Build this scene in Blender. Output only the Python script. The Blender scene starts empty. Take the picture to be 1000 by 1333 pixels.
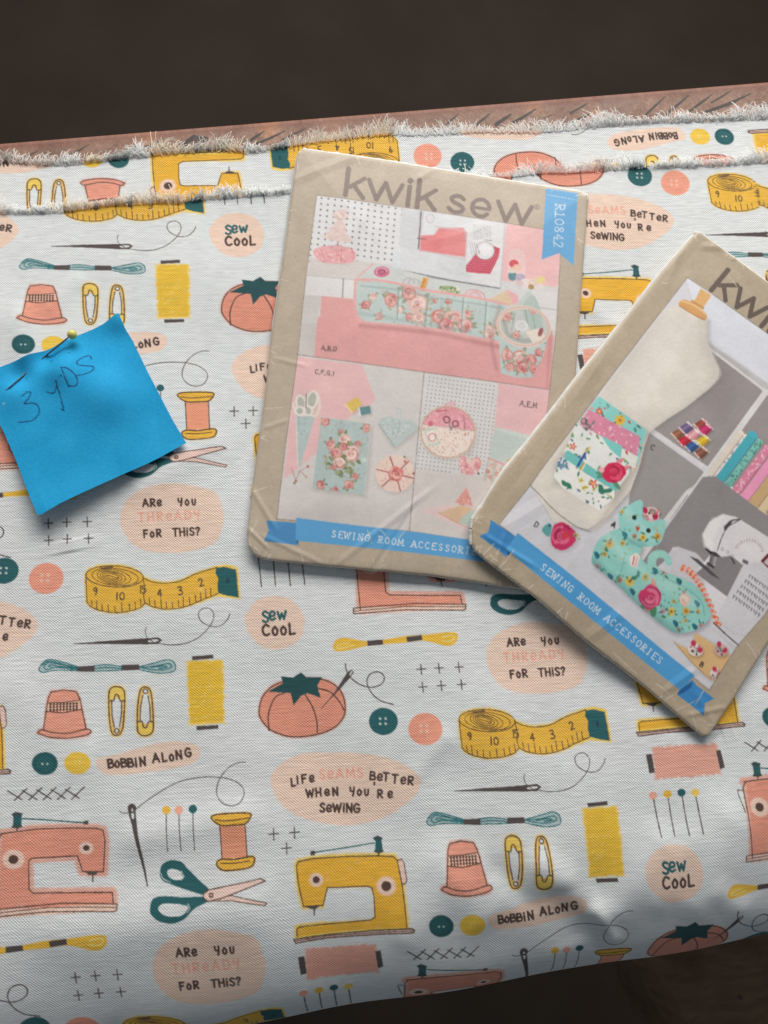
import bpy, math
import numpy as np
from mathutils import Matrix

rng = np.random.default_rng(7)
SC = bpy.context.scene
COL = SC.collection

# ------------------------------------------------------------------ camera
# the phone's focal length (in pixels of a 1000 x 1333 frame) and the mapping of the cloth's
# woven repeat (u across, v down) into that frame; together they give the camera's pose
F = 963.0
KI = np.linalg.inv(np.array([[F, 0, 500], [0, F, 666.5], [0, 0, 1.0]]))
HM = np.array([[9.76782999e+02, 2.24393619e+01, 1.84620006e+02],
               [3.29637919e+00, 4.81648810e+02, 7.83378635e+02],
               [6.48730389e-02, -8.95393300e-02, 1.0]])
HI = np.linalg.inv(HM)
B_ = KI @ HM
B_ = B_ * (0.19 / np.linalg.norm(B_[:, 1]))          # one repeat is 19 cm long
a_, b_, t_ = B_[:, 0], B_[:, 1], B_[:, 2]
n_ = np.cross(a_, b_); n_ /= np.linalg.norm(n_)
Zw = -n_; Xw = a_ / np.linalg.norm(a_); Yw = np.cross(Zw, Xw)
MW = np.stack([Xw, Yw, Zw])
o_ = np.array([0, 0, 1.0]) * (n_ @ t_) / n_[2]
CAM = MW @ (-o_)
cam = bpy.data.cameras.new('camera')
cam.sensor_fit = 'VERTICAL'; cam.sensor_height = 36.0; cam.lens = F / 1333.0 * 36.0
cam.clip_start = 0.01; cam.clip_end = 60
co = bpy.data.objects.new('camera', cam); COL.objects.link(co)
m4 = np.eye(4); m4[:3, 0] = MW @ [1, 0, 0]; m4[:3, 1] = MW @ [0, -1, 0]; m4[:3, 2] = MW @ [0, 0, -1]; m4[:3, 3] = CAM
co.matrix_world = Matrix(m4.tolist())
SC.camera = co

# ------------------------------------------------------------------ light
world = bpy.data.worlds.new('World'); SC.world = world; world.use_nodes = True
bg = world.node_tree.nodes['Background']
bg.inputs[0].default_value = (0.80, 0.91, 1.0, 1); bg.inputs[1].default_value = 0.15
SC.view_settings.view_transform = 'Standard'; SC.view_settings.look = 'None'
SC.view_settings.exposure = 0.0; SC.view_settings.gamma = 1.0
SC.view_settings.use_curve_mapping = False
def area(name, loc, target, sx, sy, power, color):
    l = bpy.data.lights.new(name, 'AREA'); l.shape = 'RECTANGLE'; l.size = sx; l.size_y = sy
    l.energy = power; l.color = color
    o = bpy.data.objects.new(name, l); COL.objects.link(o)
    from mathutils import Vector
    d = Vector(target) - Vector(loc)
    o.location = loc; o.rotation_euler = d.to_track_quat('-Z', 'Y').to_euler()
    return o
area('window_light', (0.22, 1.30, 0.84), (0.0, 0.08, 0), 1.7, 0.65, 37, (1.0, 0.985, 0.94))
SC.cycles.max_bounces = 6

# ------------------------------------------------------------------ small geometry helpers
def w_of(px, h=0.0):
    """points of the 1000 x 1333 frame -> world x, y on the level z = h"""
    px = np.atleast_2d(np.asarray(px, float))
    d = np.c_[px, np.ones(len(px))] @ KI.T @ MW.T
    k = (h - CAM[2]) / d[:, 2]
    return CAM[:2] + d[:, :2] * k[:, None]
A2 = np.stack([(MW @ a_)[:2], (MW @ b_)[:2]], 1)      # uv -> world
T2 = (MW @ (t_ - o_))[:2]
A2I = np.linalg.inv(A2)
def uv_of_w(xy): return (xy - T2) @ A2I.T
def uv_of_px(p):
    p = np.atleast_2d(np.asarray(p, float))
    q = np.c_[p, np.ones(len(p))] @ HI.T
    return q[:, :2] / q[:, 2:]
def cr(pts, closed=False, n=8):
    p = np.asarray(pts, float)
    if len(p) < 3: return p
    if closed: q = np.vstack([p[-1], p, p[0], p[1]])
    else: q = np.vstack([2 * p[0] - p[1], p, 2 * p[-1] - p[-2]])
    out = []
    t = np.linspace(0, 1, n, endpoint=False)[:, None]
    for i in range(1, len(q) - 2):
        p0, p1, p2, p3 = q[i - 1], q[i], q[i + 1], q[i + 2]
        out.append(.5 * (2 * p1 + (p2 - p0) * t + (2 * p0 - 5 * p1 + 4 * p2 - p3) * t ** 2 + (3 * p1 - p0 - 3 * p2 + p3) * t ** 3))
    if not closed: out.append(q[-2][None])
    return np.vstack(out)
def smoothnoise(h, w, cell, seed):
    r = np.random.default_rng(seed)
    gh, gw = int(h / cell) + 3, int(w / cell) + 3
    g = r.standard_normal((gh, gw)).astype(np.float32)
    y = np.arange(h) / cell; x = np.arange(w) / cell
    yi = y.astype(int); xi = x.astype(int); fy = (y - yi)[:, None]; fx = (x - xi)[None]
    fy = fy * fy * (3 - 2 * fy); fx = fx * fx * (3 - 2 * fx)
    a = g[yi][:, xi]; b = g[yi][:, xi + 1]; c = g[yi + 1][:, xi]; d = g[yi + 1][:, xi + 1]
    return ((a * (1 - fx) + b * fx) * (1 - fy) + (c * (1 - fx) + d * fx) * fy).astype(np.float32)

# ------------------------------------------------------------------ printing: shapes of ink laid on a sheet
class Sheet:
    """A sheet of colours (as printed, display values 0..255). fwd maps frame points to sheet cells."""
    def __init__(s, w, h, fwd, base, wrap=False, per=1.9):
        s.w, s.h, s.fwd, s.wrap, s.per = w, h, fwd, wrap, per
        s.img = np.empty((h, w, 3), np.float32); s.img[:] = base
        s.off = np.zeros(2); s.z = (0, 0, 1.0); s.mk = None
        s.nz = smoothnoise(h, w, 5, 11) * .6 + smoothnoise(h, w, 2, 12) * .6
    def Z(s, x0, y0, sc): s.z = (x0, y0, sc); return s
    def P(s, pts):
        p = np.atleast_2d(np.asarray(pts, float))
        return s.fwd(p / s.z[2] + [s.z[0], s.z[1]]) + s.off
    def k(s, wd): return wd / s.z[2] * s.per
    def box(s, q, pad):
        x0, y0 = np.floor(q.min(0) - pad).astype(int); x1, y1 = np.ceil(q.max(0) + pad).astype(int) + 1
        if not s.wrap:
            x0, y0 = max(x0, 0), max(y0, 0); x1, y1 = min(x1, s.w), min(y1, s.h)
            if x1 <= x0 or y1 <= y0: return None
        return x0, y0, x1, y1
    def put(s, b, cov, col):
        x0, y0, x1, y1 = b
        iy = np.arange(y0, y1) % s.h; ix = np.arange(x0, x1) % s.w
        g = np.ix_(iy, ix)
        if s.mk is not None: cov = cov * s.mk[g]
        s.img[g] += (np.asarray(col, np.float32) - s.img[g]) * cov[..., None]
    def segd(s, q, b, pad, closed):
        x0, y0, x1, y1 = b
        d = np.full((y1 - y0, x1 - x0), 1e3, np.float32)
        n = len(q)
        for i in range(n if closed else n - 1):
            p, r = q[i], q[(i + 1) % n]
            lx = max(int(min(p[0], r[0]) - pad), x0); hx = min(int(max(p[0], r[0]) + pad) + 2, x1)
            ly = max(int(min(p[1], r[1]) - pad), y0); hy = min(int(max(p[1], r[1]) + pad) + 2, y1)
            if hx <= lx or hy <= ly: continue
            X = np.arange(lx, hx)[None] + .5 - p[0]; Y = np.arange(ly, hy)[:, None] + .5 - p[1]
            v = r - p; L = max(v @ v, 1e-9)
            t = np.clip((X * v[0] + Y * v[1]) / L, 0, 1)
            dd = np.hypot(X - t * v[0], Y - t * v[1])
            sl = d[ly - y0:hy - y0, lx - x0:hx - x0]
            np.minimum(sl, dd, out=sl)
        return d
    def grain(s, b):
        x0, y0, x1, y1 = b
        return s.nz[np.ix_(np.arange(y0, y1) % s.h, np.arange(x0, x1) % s.w)]
    def stroke(s, pts, wd, col, a=1.0, sm=False, closed=False, soft=1.2, ns=.25):
        q = np.asarray(pts, float)
        if sm: q = cr(q, closed)
        q = s.P(q); r = s.k(wd) / 2; pad = r + soft + 2
        b = s.box(q, pad)
        if b is None: return
        d = s.segd(q, b, pad, closed)
        cov = np.clip((r - d + ns * s.grain(b)) / soft + .5, 0, 1) * a
        s.put(b, cov, col)
    def taper(s, pts, w0, w1, col, sm=True, a=1.0):
        q = cr(pts) if sm else np.asarray(pts, float)
        n = len(q)
        for i in range(n - 1):
            s.stroke(q[i:i + 2], w0 + (w1 - w0) * i / max(n - 2, 1), col, a)
    def fill(s, pts, col, a=1.0, sm=False, soft=1.2, grow=0.0, ns=.3, c2=None, ax=None):
        q = np.asarray(pts, float)
        if sm: q = cr(q, True)
        q = s.P(q); g = s.k(grow); pad = abs(g) + soft + 3
        b = s.box(q, pad)
        if b is None: return
        x0, y0, x1, y1 = b
        d = s.segd(q, b, pad + soft, True)
        ins = np.zeros(d.shape, bool)
        Y = np.arange(y0, y1) + .5; X = np.arange(x0, x1) + .5
        for i in range(len(q)):
            p, r = q[i], q[(i + 1) % len(q)]
            if p[1] == r[1]: continue
            rows = np.nonzero((Y >= min(p[1], r[1])) & (Y < max(p[1], r[1])))[0]
            if len(rows) == 0: continue
            xc = p[0] + (Y[rows] - p[1]) * (r[0] - p[0]) / (r[1] - p[1])
            ins[rows] ^= X[None] > xc[:, None]
        sd = np.where(ins, d, -d) + g
        cov = np.clip((sd + ns * s.grain(b)) / soft + .5, 0, 1) * a
        s.put(b, cov, col)
    def ell(s, x, y, rx, ry=None, col=(0, 0, 0), ang=0, **k):
        ry = rx if ry is None else ry
        t = np.linspace(0, 2 * np.pi, 26, endpoint=False); ca, sa = math.cos(math.radians(ang)), math.sin(math.radians(ang))
        X = rx * np.cos(t); Y = ry * np.sin(t)
        s.fill(np.c_[x + X * ca - Y * sa, y + X * sa + Y * ca], col, **k)
    def ring(s, x, y, rx, ry, wd, col, ang=0, a0=0, a1=360, **k):
        t = np.radians(np.linspace(a0, a1, 26)); ca, sa = math.cos(math.radians(ang)), math.sin(math.radians(ang))
        X = rx * np.cos(t); Y = ry * np.sin(t)
        s.stroke(np.c_[x + X * ca - Y * sa, y + X * sa + Y * ca], wd, col, **k)
    def dot(s, x, y, r, col, a=1.0):
        q = s.P([(x, y)]); R = s.k(r); b = s.box(q, R + 2)
        if b is None: return
        x0, y0, x1, y1 = b
        d = np.hypot(np.arange(x0, x1)[None] + .5 - q[0, 0], np.arange(y0, y1)[:, None] + .5 - q[0, 1])
        s.put(b, np.clip(R - d + .5, 0, 1).astype(np.float32) * a, col)
    def clip(s, pts=None, sm=False):
        if pts is None: s.mk = None; return
        keep, s.img = s.img, np.zeros((s.h, s.w, 3), np.float32)
        s.mk = None; s.fill(pts, (1, 1, 1), sm=sm, soft=1.0, ns=0)
        s.mk = s.img[..., 0].copy(); s.img = keep
    def text(s, txt, x, y, h, ang, wd, col, sp=.16, a=1.0, serif=False, wob=0.0, wide=1.0, adv=None, up=None):
        """single-stroke lettering; (x, y) is the left end of the baseline"""
        ca, sa = math.cos(math.radians(ang)), math.sin(math.radians(ang))
        ex = np.array([ca, sa]); ey = np.array([sa, -ca]) if up is None else np.asarray(up, float)
        pen = 0.0
        for ch in txt:
            if ch == ' ':
                pen += h * (.5 if adv is None else 0) + (adv or 0); continue
            gw, strokes = GL[ch]
            dy = wob * h * rng.uniform(-1, 1)
            x_in = 0 if adv is None else (adv - gw * h * wide) / 2
            for st in strokes:
                sm = st[0] == 's'; st = st[1:] if sm else st
                pp = np.array(st, float)
                g = lambda q: np.array([x, y]) + np.outer(pen + x_in + q[:, 0] * h * wide, ex) + np.outer((1 - q[:, 1]) * h + dy, ey)
                s.stroke(g(cr(pp, n=5) if sm else pp), wd, col, a)
                if serif:
                    ends = [pp[0], pp[-1]] if not sm else []
                    for e in ends:
                        if e[1] in (0, 1):
                            s.stroke(g(np.array([[e[0] - .17, e[1]], [e[0] + .17, e[1]]])), wd * .9, col, a)
            pen += (gw * h * wide + sp * h) if adv is None else adv
        return pen
    def linear(s, white, albedo):
        lin = lambda c: np.where(c <= .04045, c / 12.92, ((c + .055) / 1.055) ** 2.4)
        return np.clip(lin(np.clip(s.img, 0, 255) / 255.) / lin(np.asarray(white) / 255.) * albedo, .004, .92)

GL = {
 'A': (.75, [[(0, 1), (.38, 0), (.75, 1)], [(.14, .66), (.62, .64)]]),
 'B': (.6, [[(.05, 0), (.05, 1)], ['s', (.05, .02), (.48, .08), (.5, .38), (.07, .48)], ['s', (.07, .48), (.58, .55), (.6, .9), (.05, .98)]]),
 'C': (.62, [['s', (.6, .14), (.3, 0), (.03, .35), (.08, .8), (.35, 1), (.62, .86)]]),
 'D': (.66, [[(.05, 0), (.05, 1)], ['s', (.05, .02), (.55, .15), (.62, .55), (.5, .9), (.05, .98)]]),
 'E': (.55, [[(.55, 0), (.04, 0), (.04, 1), (.57, 1)], [(.04, .48), (.46, .47)]]),
 'e': (.55, [['s', (.06, .62), (.5, .55), (.48, .26), (.2, .22), (.03, .6), (.2, .97), (.55, .86)]]),
 'F': (.55, [[(.05, 1), (.05, 0), (.56, 0)], [(.05, .48), (.45, .46)]]),
 'G': (.68, [['s', (.6, .14), (.3, 0), (.03, .35), (.1, .85), (.42, 1), (.64, .8), (.64, .55)], [(.38, .55), (.66, .55)]]),
 'H': (.66, [[(.04, 0), (.04, 1)], [(.62, 0), (.62, 1)], [(.04, .5), (.62, .48)]]),
 'I': (.22, [[(.1, 0), (.1, 1)]]),
 'i': (.2, [[(.1, .3), (.1, 1)], [(.1, .02), (.12, .05)]]),
 'L': (.5, [[(.04, 0), (.04, 1), (.5, .96)]]),
 'M': (.84, [[(.03, 1), (.08, 0), (.42, .75), (.76, 0), (.82, 1)]]),
 'N': (.66, [[(.04, 1), (.05, 0), (.6, 1), (.62, 0)]]),
 'O': (.72, [['s', (.36, 0), (.06, .28), (.08, .76), (.36, 1), (.65, .76), (.66, .28), (.36, 0)]]),
 'o': (.5, [['s', (.25, .25), (.03, .55), (.12, .95), (.38, .95), (.48, .55), (.25, .25)]]),
 'R': (.62, [[(.05, 1), (.05, 0)], ['s', (.05, .02), (.5, .06), (.52, .42), (.08, .52)], [(.14, .52), (.6, 1)]]),
 'S': (.56, [['s', (.52, .13), (.28, 0), (.06, .2), (.22, .45), (.48, .62), (.5, .88), (.26, 1), (.02, .86)]]),
 'T': (.66, [[(0, 0), (.66, 0)], [(.33, 0), (.33, 1)]]),
 'U': (.62, [['s', (.04, 0), (.06, .75), (.3, 1), (.55, .75), (.58, 0)], [(.58, 0), (.6, 1)]]),
 'u': (.5, [['s', (.04, .25), (.06, .8), (.25, 1), (.43, .8), (.46, .25)]]),
 'W': (.95, [[(0, 0), (.22, 1), (.47, .15), (.7, 1), (.94, 0)]]),
 'w': (.8, [[(.02, .25), (.18, .95), (.4, .4), (.58, .95), (.78, .22)]]),
 'Y': (.56, [['s', (.04, .05), (.08, .42), (.3, .52), (.5, .4)], ['s', (.52, 0), (.5, .6), (.38, 1.1)]]),
 '?': (.5, [['s', (.04, .2), (.25, 0), (.5, .18), (.34, .45), (.22, .68)], [(.2, .95), (.21, .98)]]),
 "'": (.1, [[(.06, 0), (.03, .2)]]),
 ',': (.2, [[(.12, .92), (.04, 1.16)]]),
 '0': (.62, [['s', (.31, 0), (.05, .28), (.06, .76), (.31, 1), (.56, .76), (.57, .28), (.31, 0)]]),
 '1': (.36, [[(.02, .18), (.18, 0), (.18, 1)], [(0, 1), (.36, 1)]]),
 'l': (.14, [[(.08, 0), (.06, 1)]]),
 '2': (.56, [['s', (.04, .2), (.28, 0), (.52, .22), (.36, .6), (.03, 1)], [(.03, 1), (.56, .97)]]),
 '3': (.52, [['s', (.05, .06), (.4, .02), (.46, .25), (.2, .45)], ['s', (.2, .45), (.52, .6), (.46, .92), (.03, .97)]]),
 '4': (.58, [[(.42, 1), (.42, 0), (.03, .66), (.58, .66)]]),
 '5': (.52, [[(.5, 0), (.1, 0), (.07, .42)], ['s', (.07, .42), (.4, .38), (.5, .7), (.3, 1), (.02, .9)]]),
 '8': (.56, [['s', (.28, 0), (.06, .2), (.28, .46), (.52, .72), (.28, 1), (.04, .74), (.28, .46), (.5, .2), (.28, 0)]]),
 '9': (.5, [['s', (.48, .25), (.25, .5), (.05, .25), (.28, 0), (.48, .22), (.46, .6), (.34, 1)]]),
}
# ------------------------------------------------------------------ the cloth's print: one woven repeat
TW, TH = 1640, 960
WHITE = (214, 223, 226)
YEL = (226, 183, 72); LIN = (88, 68, 60); TEAL = (44, 98, 103); BLOB = (229, 208, 192); SAL = (223, 157, 137)
DRK = (84, 77, 76); PNK = (240, 205, 192); YEL2 = (240, 205, 100)
tile = Sheet(TW, TH, lambda p: uv_of_px(p) * [TW, TH], WHITE, wrap=True)
t = tile
def uvp(x, y, i=0, j=0): return uv_of_px([(x, y)])[0] - [i, j]
def both(fn, a, b, ia=(0, 0), ib=(0, 0)):
    """print a motif where it was drawn and once more: anchor a is at b in the repeat's other half"""
    t.off = np.zeros(2); fn()
    t.off = (uvp(*b, *ib) - uvp(*a, *ia)) * [TW, TH]; fn(); t.off = np.zeros(2)

def m_blob(pts, sm=True): t.fill(pts, BLOB, sm=sm, soft=3.5, ns=1.0)

def tape():
    t.Z(100, 720, 4.545)
    roll = [(52, 130), (75, 95), (150, 74), (250, 72), (340, 95), (390, 140), (403, 295), (370, 325), (300, 345), (210, 352), (130, 338), (80, 315), (58, 290)]
    band = [(385, 140), (440, 165), (520, 178), (610, 165), (710, 120), (810, 88), (850, 82), (840, 245), (760, 275), (650, 315), (540, 332), (450, 318), (403, 295)]
    for p in (band, roll): t.fill(p, YEL2, soft=5, grow=8, ns=1)
    t.fill([(820, 88), (880, 75), (945, 90), (960, 262), (840, 250)], YEL2, soft=5, grow=8)
    for p in (band, roll): t.fill(p, YEL)
    t.fill([(825, 90), (870, 82), (940, 98), (948, 160), (957, 262), (900, 254), (838, 238), (832, 190), (838, 150), (822, 120)], TEAL)
    t.stroke([(870, 82), (942, 98), (950, 170), (958, 262)], 4, LIN, a=.5)
    t.ell(893, 165, 9, 16, (34, 74, 80))
    t.stroke([(52, 130), (58, 290)], 5, LIN)
    t.stroke([(58, 290), (80, 315), (130, 338), (210, 352), (300, 345), (370, 325), (403, 295)], 5, LIN, sm=True)
    t.stroke([(390, 140), (398, 200), (395, 260), (403, 295)], 5, LIN, sm=True)
    t.ring(222, 137, 170, 63, 5, LIN, 3)
    t.ring(225, 140, 138, 50, 4, LIN, 6); t.ring(218, 140, 100, 42, 4, LIN, 10, 20, 380); t.ring(212, 140, 76, 33, 4, LIN, 12)
    t.ring(208, 138, 58, 25, 4, LIN, 14, 40, 400); t.ring(206, 136, 42, 16, 4, LIN, 14); t.stroke([(175, 130), (210, 138), (245, 150)], 4, LIN)
    t.fill([(130, 85), (215, 73), (210, 88), (150, 97)], LIN, a=.7)
    t.stroke([(390, 145), (440, 168), (520, 178), (610, 165), (710, 120), (830, 85)], 5, LIN, sm=True)
    t.stroke([(403, 295), (450, 318), (540, 332), (650, 315), (760, 270), (838, 240)], 5, LIN, sm=True)
    t.text('9', 95, 245, 42, 4, 7, LIN); t.text('l0', 232, 275, 44, 2, 7, LIN, sp=.3); t.text('l5', 372, 238, 46, 0, 6, LIN, sp=.1)
    t.text('4', 478, 258, 42, -4, 7, LIN); t.text('3', 602, 248, 48, -8, 7, LIN); t.text('2', 728, 198, 44, -16, 7, LIN)
    for x, y, l in ((88, 310, 28), (118, 335, 55), (150, 342, 35), (186, 350, 45), (225, 350, 35), (266, 347, 52), (312, 338, 38), (346, 328, 38), (378, 315, 45),
                    (430, 305, 40), (462, 318, 42), (500, 325, 55), (532, 328, 38), (568, 328, 38), (604, 320, 38), (632, 312, 55), (670, 302, 40), (705, 290, 40), (735, 278, 45), (765, 262, 50), (795, 250, 42)):
        t.stroke([(x, y), (x - 3, y - l)], 4.5, LIN)
def needle():
    t.Z(100, 720, 4.545)
    t.fill([(-22, 534), (200, 520), (420, 503), (420, 540), (200, 537), (-22, 539)], DRK)
    t.fill([(100, 524), (420, 503), (480, 498), (505, 515), (480, 538), (420, 540), (100, 538)], DRK, sm=False)
    t.ell(450, 519, 34, 8, WHITE, -6); t.stroke([(410, 440), (403, 465), (415, 500), (450, 525)], 4, DRK, sm=True)
    t.stroke([(490, 535), (560, 543), (640, 535), (720, 500), (790, 430), (812, 370), (790, 330), (750, 328), (722, 355), (735, 400), (790, 432), (850, 430), (890, 395), (907, 360)], 4.6, DRK, sm=True)
def floss():
    t.Z(40, 840, 3.846)
    TL = (44, 112, 118)
    t.fill([(40, 118), (70, 75), (120, 72), (235, 105), (330, 100), (450, 105), (560, 105), (650, 78), (715, 78), (722, 110), (690, 135), (600, 132), (540, 118), (330, 128), (230, 128), (120, 118), (60, 135)], TL, a=.28, sm=True)
    for p in ([(235, 108), (120, 75), (75, 75), (42, 115), (60, 136), (125, 125), (235, 128)], [(235, 112), (125, 92), (85, 88), (65, 110), (85, 122), (130, 112), (235, 122)], [(235, 116), (130, 105), (100, 98), (88, 106), (110, 112)],
              [(540, 108), (620, 88), (690, 72), (722, 95), (715, 130), (640, 140), (540, 122)], [(540, 112), (620, 105), (690, 92), (700, 112), (640, 124), (560, 116)], [(600, 112), (660, 104), (680, 110), (640, 116)],
              [(310, 104), (380, 98), (460, 108)], [(310, 118), (380, 112), (460, 118)], [(310, 130), (390, 128), (460, 124)], [(235, 120), (100, 80), (55, 100)]):
        t.stroke(p, 4.8, TL, sm=True)
    t.fill([(230, 106), (318, 102), (316, 134), (232, 132)], DRK); t.fill([(452, 98), (540, 96), (542, 124), (450, 128)], DRK)
def spool_y():
    t.Z(40, 840, 3.846)
    q = [(780, 78), (965, 72), (972, 390), (792, 400)]
    t.fill(q, YEL2, soft=5, ns=2); t.fill(q, (226, 190, 66), grow=-6, soft=3, ns=2)
    r = np.random.default_rng(5)
    for _ in range(26): t.stroke([(860 + r.normal(0, 50), 280 + r.normal(0, 60))] * 2 + np.array([[0, 0], [r.uniform(8, 22), r.uniform(-8, 4)]]), r.uniform(2, 5), (238, 220, 150), a=.7)
    t.fill([(808, 55), (913, 47), (915, 66), (810, 75)], DRK); t.fill([(828, 405), (938, 400), (940, 418), (832, 426)], DRK)
def thimble():
    t.Z(40, 840, 3.846)
    body = [(88, 262), (105, 232), (160, 224), (222, 232), (240, 265), (275, 420), (298, 435), (285, 452), (190, 465), (90, 458), (38, 438), (45, 422), (68, 420)]
    t.fill(body, SAL, soft=5, grow=7, a=.7, ns=1); t.fill(body, SAL)
    t.fill([(86, 288), (245, 275), (248, 325), (75, 332)], (240, 190, 170))
    t.stroke([(66, 425), (88, 265), (100, 235), (160, 224), (225, 232), (242, 268), (276, 420)], 5, LIN)
    t.stroke([(38, 435), (60, 422), (110, 436), (190, 440), (260, 424), (292, 422), (297, 440), (250, 456), (170, 465), (90, 458), (38, 438)], 5, LIN, sm=True)
    t.stroke([(84, 288), (160, 286), (245, 275)], 4, LIN); t.stroke([(76, 330), (160, 338), (250, 322)], 5, LIN)
    for k in range(9):
        x = 100 + k * 16
        for y in (296, 310, 324): t.dot(x, y - k * .6, 5.5, LIN)
        t.stroke([(x, 292), (x, 328)], 4, LIN, a=.7)
def pins2():
    t.Z(40, 840, 3.846)
    for cx, fl in ((427, 1), (571, -1)):
        yy = lambda y: y if fl == 1 else 661 - y
        pt = lambda x, y: (cx + (x - 427), yy(y))
        out = [(388, 245), (400, 215), (427, 207), (456, 217), (468, 248), (466, 350), (455, 430), (430, 452), (403, 435), (390, 350)]
        out = [pt(*q) for q in out]
        t.fill(out, YEL2, soft=5, grow=8, a=.75, sm=True)
        t.fill(out, (224, 190, 110), sm=True)
        t.fill([pt(*q) for q in [(404, 280), (452, 280), (450, 400), (430, 415), (412, 400)]], WHITE, sm=True)
        t.fill([pt(*q) for q in [(388, 275), (396, 222), (427, 208), (458, 222), (468, 275), (445, 278), (428, 248), (412, 278)]], YEL2)
        t.stroke(out, 6, LIN, sm=True, closed=True)
        t.stroke([pt(*q) for q in [(402, 278), (405, 350), (416, 410)]], 5, LIN); t.stroke([pt(*q) for q in [(453, 278), (452, 350), (442, 408)]], 5, LIN)
        t.stroke([pt(*q) for q in [(388, 276), (412, 278), (420, 250), (434, 250), (446, 278), (468, 276)]], 5.5, LIN, sm=True)
        t.ell(*pt(429, 430), 14, 14, LIN); t.ell(*pt(429, 430), 8, 8, WHITE)
def buttons2():
    t.Z(40, 840, 3.846)
    t.ell(72, 592, 65, 58, TEAL); t.ring(72, 592, 50, 44, 4, (34, 80, 86)); t.dot(60, 594, 5, WHITE, .8); t.dot(84, 594, 5, WHITE, .8)
    t.ell(235, 590, 66, 56, (236, 197, 76), soft=2.5)
    for dx, dy in ((-10, -8), (10, -8), (-10, 8), (10, 8)): t.dot(235 + dx, 590 + dy, 5, (246, 216, 120), .7)
def bobbin():
    t.Z(40, 840, 3.846)
    m_blob([(335, 570), (440, 545), (560, 510), (680, 485), (790, 487), (845, 515), (840, 560), (790, 600), (660, 625), (520, 645), (390, 648), (340, 620)])
    x = 388
    for ch, y, w in (('B', 615, 33), ('o', 612, 28), ('B', 612, 32), ('B', 612, 34), ('i', 610, 22), ('N', 606, 52), ('A', 588, 46), ('L', 584, 34), ('o', 580, 32), ('N', 572, 44), ('G', 560, 34)):
        if ch == 'A': x += 10
        t.text(ch, x, y, 42, -7, 9.5, (78, 62, 58)); x += w + 2
def zigzag():
    t.Z(0, 980, 2.703)
    for k in range(5):
        x = 30 + k * 50
        t.stroke([(x, 133 - k), (x + 48, 165 - k)], 4, DRK); t.stroke([(x + 22, 167 - k), (x + 66, 125 - k)], 4, DRK)
def pinkmachine():
    q = lambda x, y: np.array([x / 6.25, 1030 + y / 6.25])
    # far side of the body is read from the neighbouring repeat
    def far(x, y):
        uv = uv_of_px([(640 + x / 2.777, 900 + y / 2.777)])[0] - [1, 0]
        h = HM @ np.array([uv[0], uv[1], 1]); return h[:2] / h[2]
    t.Z(0, 0, 1)
    L1, L2 = far(912, 338), far(953, 590)
    body = [L1 + [6, -3], q(0, 345), q(300, 308), q(600, 300), q(790, 302), q(840, 320), q(855, 400), q(840, 660), q(668, 657), q(628, 528), q(260, 545), q(235, 570), q(238, 800), q(270, 828), q(600, 825), q(915, 818), q(925, 900), L2]
    t.fill(body, SAL, soft=5, grow=5, a=.75, ns=1); t.fill(body, (221, 152, 131))
    t.fill([far(928, 582), q(955, 900), q(950, 955), far(932, 602)], (240, 205, 190))
    ln = lambda pts, w=1.0: t.stroke(pts, w, LIN)
    ln([L2, L1 + [0, 4], L1 + [6, -4], q(0, 345), q(300, 308), q(600, 300), q(790, 302), q(840, 320), q(855, 400), q(840, 660), q(668, 657), q(628, 528), q(260, 545), q(235, 570), q(238, 800), q(270, 828), q(600, 825), q(915, 818), q(925, 900)], 1.3)
    ln([far(928, 582), q(500, 903), q(958, 902), q(955, 945), q(930, 958), q(400, 966), far(930, 604), far(928, 582)], 1.3); ln([far(930, 594), q(400, 935), q(950, 925)], 1)
    a, b = far(893, 358), far(918, 430)
    ln([a + [7, 0], a, a + [0, 5], a + [5, 26], b + [0, 0]], 1.2)
    for c, r in ((q(113, 553), 7.5), (q(700, 463), 5)):
        t.ell(*c, r * 1.9, r * 1.7, PNK, soft=4); t.ell(*c, r * .85, r * .8, LIN)
    t.fill([q(690, 655), q(800, 655), q(780, 685), q(720, 688)], DRK); ln([q(752, 685), q(752, 738)], 1.4)
    t.stroke([q(185, 222), q(690, 258)], 1.5, TEAL)
    t.fill([q(95, 185), q(130, 165), q(185, 180), q(178, 205), q(172, 265), q(188, 290), q(150, 300), q(95, 295), q(110, 270), q(112, 205)], (60, 82, 84))
    t.fill([q(118, 205), q(176, 205), q(174, 268), q(118, 268)], TEAL); ln([q(142, 300), q(142, 318)], 1.6)
    t.fill([q(680, 245), q(718, 240), q(720, 270), q(684, 275)], DRK)
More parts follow.
